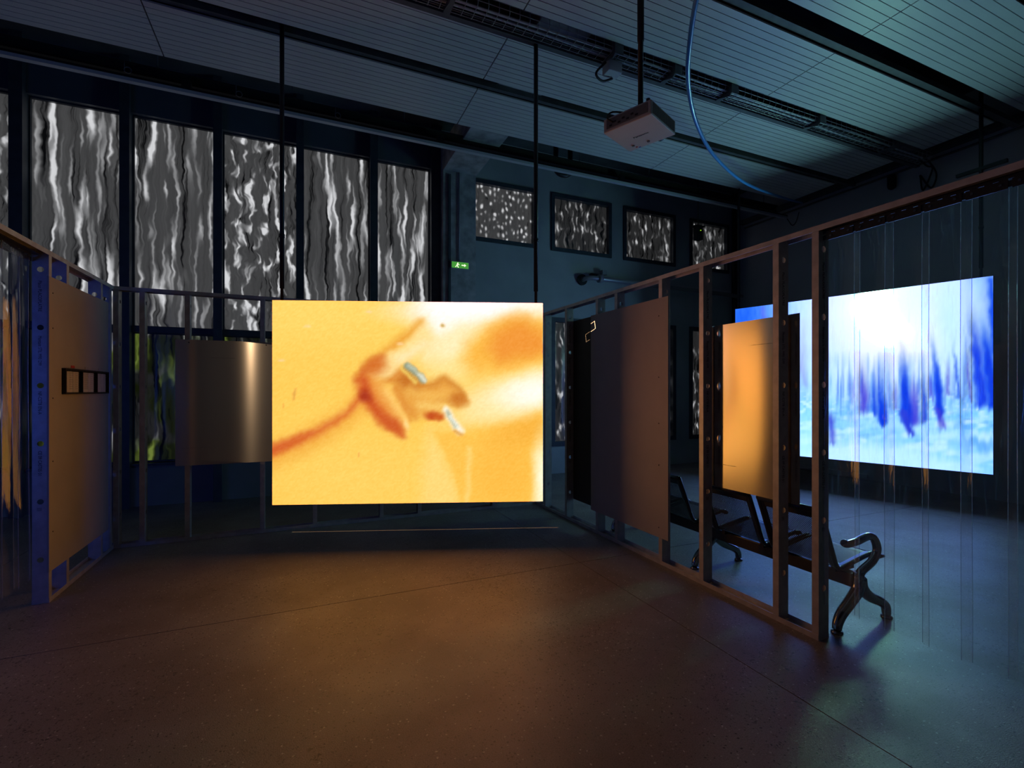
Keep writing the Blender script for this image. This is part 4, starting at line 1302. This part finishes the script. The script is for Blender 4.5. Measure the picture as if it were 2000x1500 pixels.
# ------------------------------------------------------------------ strip curtains
def curtain(label, X, y_hi, count, z0, z1, rail_y, side):
    t_ = thing('strip_curtain', label, 'curtain', (X, (rail_y[0] + rail_y[1]) / 2, z0), 'clear strip curtains')
    mb = MB()
    # slotted hanging rail
    y0, y1 = rail_y
    zr0, zr1 = z1 - 0.005, 2.466
    zm0, zm1 = 2.438, 2.447
    mb.box(X - 0.022, X - 0.018, y0, y1, zr0, zm0); mb.box(X - 0.022, X - 0.018, y0, y1, zm1, zr1)
    y = y0
    while y < y1:
        mb.box(X - 0.022, X - 0.018, y, min(y + 0.030, y1), zm0, zm1)
        y += 0.052
    mb.box(X - 0.022, X + 0.03, y0, y1, 2.462, 2.466)
    mb.build('hanging_rail', M['blacksteel'], t_)
    pitch = 0.164
    for k in range(count):
        yc = y_hi - pitch * k
        wdt = 0.20
        nu, nz = 14, 26
        ph = rng.uniform(0, 6.28, 3)
        sg = (0.012 if side > 0 else 0.030)
        vs = []; fs = []
        for j in range(nz + 1):
            v = j / nz
            z = z0 + rng.uniform(-0.002, 0.002) * (j == 0) + (z1 + 0.03 - z0) * v
            for i in range(nu + 1):
                u = i / nu - 0.5
                bow = sg * (1 - 4 * u * u) * (1 - 0.9 * v ** 6)
                wv = 0.004 * math.sin(5 * v + ph[0]) + 0.0016 * math.sin(17 * v + ph[1] + 4 * u) * (1 - v)
                vs.append((X + (0.008 if k % 2 else -0.008) + bow + wv, yc + u * wdt, z))
        for j in range(nz):
            for i in range(nu):
                a = j * (nu + 1) + i
                fs.append((a, a + 1, a + nu + 2, a + nu + 1))
        mb = MB(); mb.add(vs, fs, True)
        st = mb.build('strip', M['strip'], t_)
        for i in (0, nu):
            MB().tube([vs[j * (nu + 1) + i] for j in range(nz + 1)], 0.0016, 5).build('cut_edge', M['stripedge'], st)
        MB().box(X - 0.026, X - 0.022, yc - 0.075, yc + 0.075, z1 - 0.012, z1 + 0.03).build('clamp_plate', M['blacksteel'], st)
        for dy in (-0.05, 0.05):
            MB().tube([(X - 0.026, yc + dy, z1 + 0.01), (X - 0.031, yc + dy, z1 + 0.01)], 0.006, 8).build('rivet', M['chromedark'], st)
    return t_

curtain('clear plastic strip curtain hanging right of the last stud', 2.90, 1.805, 11, 0.215, 2.415, (0.14, 1.905), 1)
curtain('clear plastic strip curtain at the left picture edge', -1.712, 4.275, 12, 0.215, 2.415, (2.25, 4.437), -1)

# ------------------------------------------------------------------ booklet display
rk = thing('display_rack', 'black three bay rack holding booklets on left board', 'rack', (-1.615, 5.04, 1.478))
X0, X1 = -1.6245, -1.600
mb = MB().box(X0, X0 + 0.004, 4.60, 5.475, 1.478, 1.672)
mb.build('back_plate', M['blackmatte'], rk)
mb = MB()
mb.box(X0, X1, 4.60, 5.475, 1.478, 1.490); mb.box(X0, X1, 4.60, 5.475, 1.660, 1.672)
for y in (4.60, 4.90, 5.20, 5.463):
    mb.box(X0, X1, y - 0.0 if y < 5.46 else y, y + 0.012, 1.49, 1.66)
mb.build('rail', M['blackmatte'], rk)
bk = [(4.658, 4.864, 'warm lit, nearest the blue stud'), (4.933, 5.165, 'in the middle bay'), (5.233, 5.437, 'bluish, nearest the corner')]
for y0, y1, wh in bk:
    t_ = thing('booklet', 'small open booklet in the black rack, ' + wh, 'booklet', (-1.612, (y0 + y1) / 2, 1.490), 'booklets in the rack')
    ym = (y0 + y1) / 2
    for a, b, s in ((y0, ym - 0.002, 1), (ym + 0.002, y1, -1)):
        poly = []
        n = 8
        for i in range(n + 1):
            u = i / n
            yy = a + (b - a) * u
            dpt = 0.008 * math.sin(math.pi * u) + 0.004
            poly.append((X0 + 0.006 + dpt, yy))
        poly += [(X0 + 0.005, b), (X0 + 0.005, a)]
        pg = MB().prism(poly, 'z', 1.491, 1.650).build('page', M['paper'], t_)
        mb = MB()
        for q in range(8):
            zz = 1.64 - q * 0.017
            mb.box(X0 + 0.0195, X0 + 0.0200, a + 0.02, b - 0.02 - (0.03 if q % 3 == 2 else 0), zz - 0.003, zz)
        mb.build('text_lines', M['pipegrey'], pg)
for (y0, y1), wh in zip(((4.754, 4.818), (5.015, 5.088), (5.301, 5.36)), ('left', 'middle', 'right')):
    tag(MB().box(-1.6245, -1.622, y0, y1, 1.678, 1.698).build('caption_label', M['redsticker'] if wh == 'left' else M['plaster']), 'tiny caption label above the %s booklet' % wh, 'label', 'captions above booklets')

# ------------------------------------------------------------------ waiting bench
bn = thing('waiting_bench', 'black perforated steel waiting bench seen from behind', 'bench', (3.26, 3.1, 0))
MB().box(3.225, 3.305, 1.95, 4.30, 0.245, 0.33).build('beam', M['blacksteel'], bn, bevel=0.006)
prof = [(2.972, 0.752), (2.978, 0.742), (3.02, 0.640), (3.065, 0.525), (3.105, 0.425), (3.125, 0.385), (3.15, 0.368), (3.19, 0.372), (3.30, 0.392), (3.42, 0.413), (3.485, 0.420), (3.515, 0.412), (3.525, 0.395)]
for y0, y1 in ((1.965, 2.445), (2.495, 2.975), (3.195, 3.675), (3.725, 4.205)):
    path = bez([(x_, 0, z_) for x_, z_ in prof], 3)
    vs = []; fs = []; uvs = []
    s_ = 0
    for i, p in enumerate(path):
        if i: s_ += (path[i] - path[i - 1]).length
        vs += [(p.x, y0 + 0.015, p.z), (p.x, y1 - 0.015, p.z)]
        uvs += [(s_, y0), (s_, y1)]
    for i in range(len(path) - 1):
        fs.append((2 * i, 2 * i + 1, 2 * i + 3, 2 * i + 2))
    mb = MB(); mb.add(vs, fs, True)
    st = mb.build('seat', M['perforated'], bn)
    uvl = st.data.uv_layers.new(name='UVMap')
    for lp in st.data.loops:
        uvl.data[lp.index].uv = uvs[lp.vertex_index]
    for yy in (y0 + 0.015, y1 - 0.015):
        MB().tube([(p.x, yy, p.z) for p in path], 0.0155, 8).build('side_rail', M['blacksteel'], st)
    for ya, yb in ((y0 + 0.012, y0 + 0.052), (y1 - 0.052, y1 - 0.012)):
        mb = MB(); vb = []; fb = []
        for p in path: vb += [(p.x, ya, p.z), (p.x, yb, p.z)]
        for i in range(len(path) - 1): fb.append((2 * i, 2 * i + 1, 2 * i + 3, 2 * i + 2))
        mb.add(vb, fb, True).build('side_band', M['blacksteel'], st, solid=0.008)
    mb = MB().obox((2.988, (y0 + y1) / 2, 0.722), 0.010, y1 - y0 - 0.03, 0.06, Matrix.Rotation(-0.38, 3, 'Y')); mb.build('top_band', M['blacksteel'], st)
    MB().tube([(2.975, y0 + 0.01, 0.749), (2.975, y1 - 0.01, 0.749)], 0.020, 10).build('top_rail', M['blacksteel'], st)
    MB().tube([(3.52, y0 + 0.01, 0.402), (3.52, y1 - 0.01, 0.402)], 0.015, 10).build('front_rail', M['blacksteel'], st)
    for yy in (y0 + 0.05, y1 - 0.07):
        MB().box(3.17, 3.36, yy, yy + 0.03, 0.328, 0.378).build('seat_bracket', M['blacksteel'], st)

def leg_frame(y, arm):
    mb = MB()
    rear = bez([(3.275, y, 0.300), (3.255, y, 0.235), (3.185, y, 0.175), (3.095, y, 0.110), (3.058, y, 0.060), (3.050, y, 0.022)], 5)
    n = len(rear)
    mb.tube(rear, [0.040 - 0.013 * i / (n - 1) for i in range(n)], 10)
    fr = bez([(3.275, y, 0.300), (3.30, y, 0.235), (3.385, y, 0.165), (3.495, y, 0.115), (3.548, y, 0.075), (3.560, y, 0.022)], 5)
    mb.tube(fr, [0.040 - 0.014 * i / (n - 1) for i in range(n)], 10)
    mb.tube([(3.27, y, 0.25), (3.265, y, 0.30), (3.265, y, 0.345)], [0.036, 0.033, 0.030], 12)
    lg = mb.build('leg_frame', M['chromedark'], bn)
    for x_ in (3.05, 3.56):
        MB().tube([(x_, y, 0.0), (x_, y, 0.010), (x_, y, 0.014), (x_, y, 0.03)], [0.034, 0.034, 0.020, 0.014], 14).build('foot_pad', M['chromedark'], lg)
    if arm:
        pts = bez([(3.262, y, 0.315), (3.30, y, 0.350), (3.405, y, 0.395), (3.455, y, 0.460), (3.430, y, 0.530), (3.368, y, 0.562), (3.240, y, 0.543), (3.145, y, 0.540), (3.110, y, 0.556)], 6)
        n = len(pts)
        rr = [0.026 - 0.002 * i / n for i in range(n)]
        rr[-1] = 0.016; rr[-2] = 0.022
        MB().tube(pts, rr, 12).build('armrest', M['chromedark'], bn)
        MB().tube([(3.46, y, 0.42), (3.53, y, 0.412)], [0.018, 0.010], 10).build('seat_stop', M['chromedark'], bn)
leg_frame(1.93, True)
leg_frame(3.11, False)
leg_frame(4.27, True)
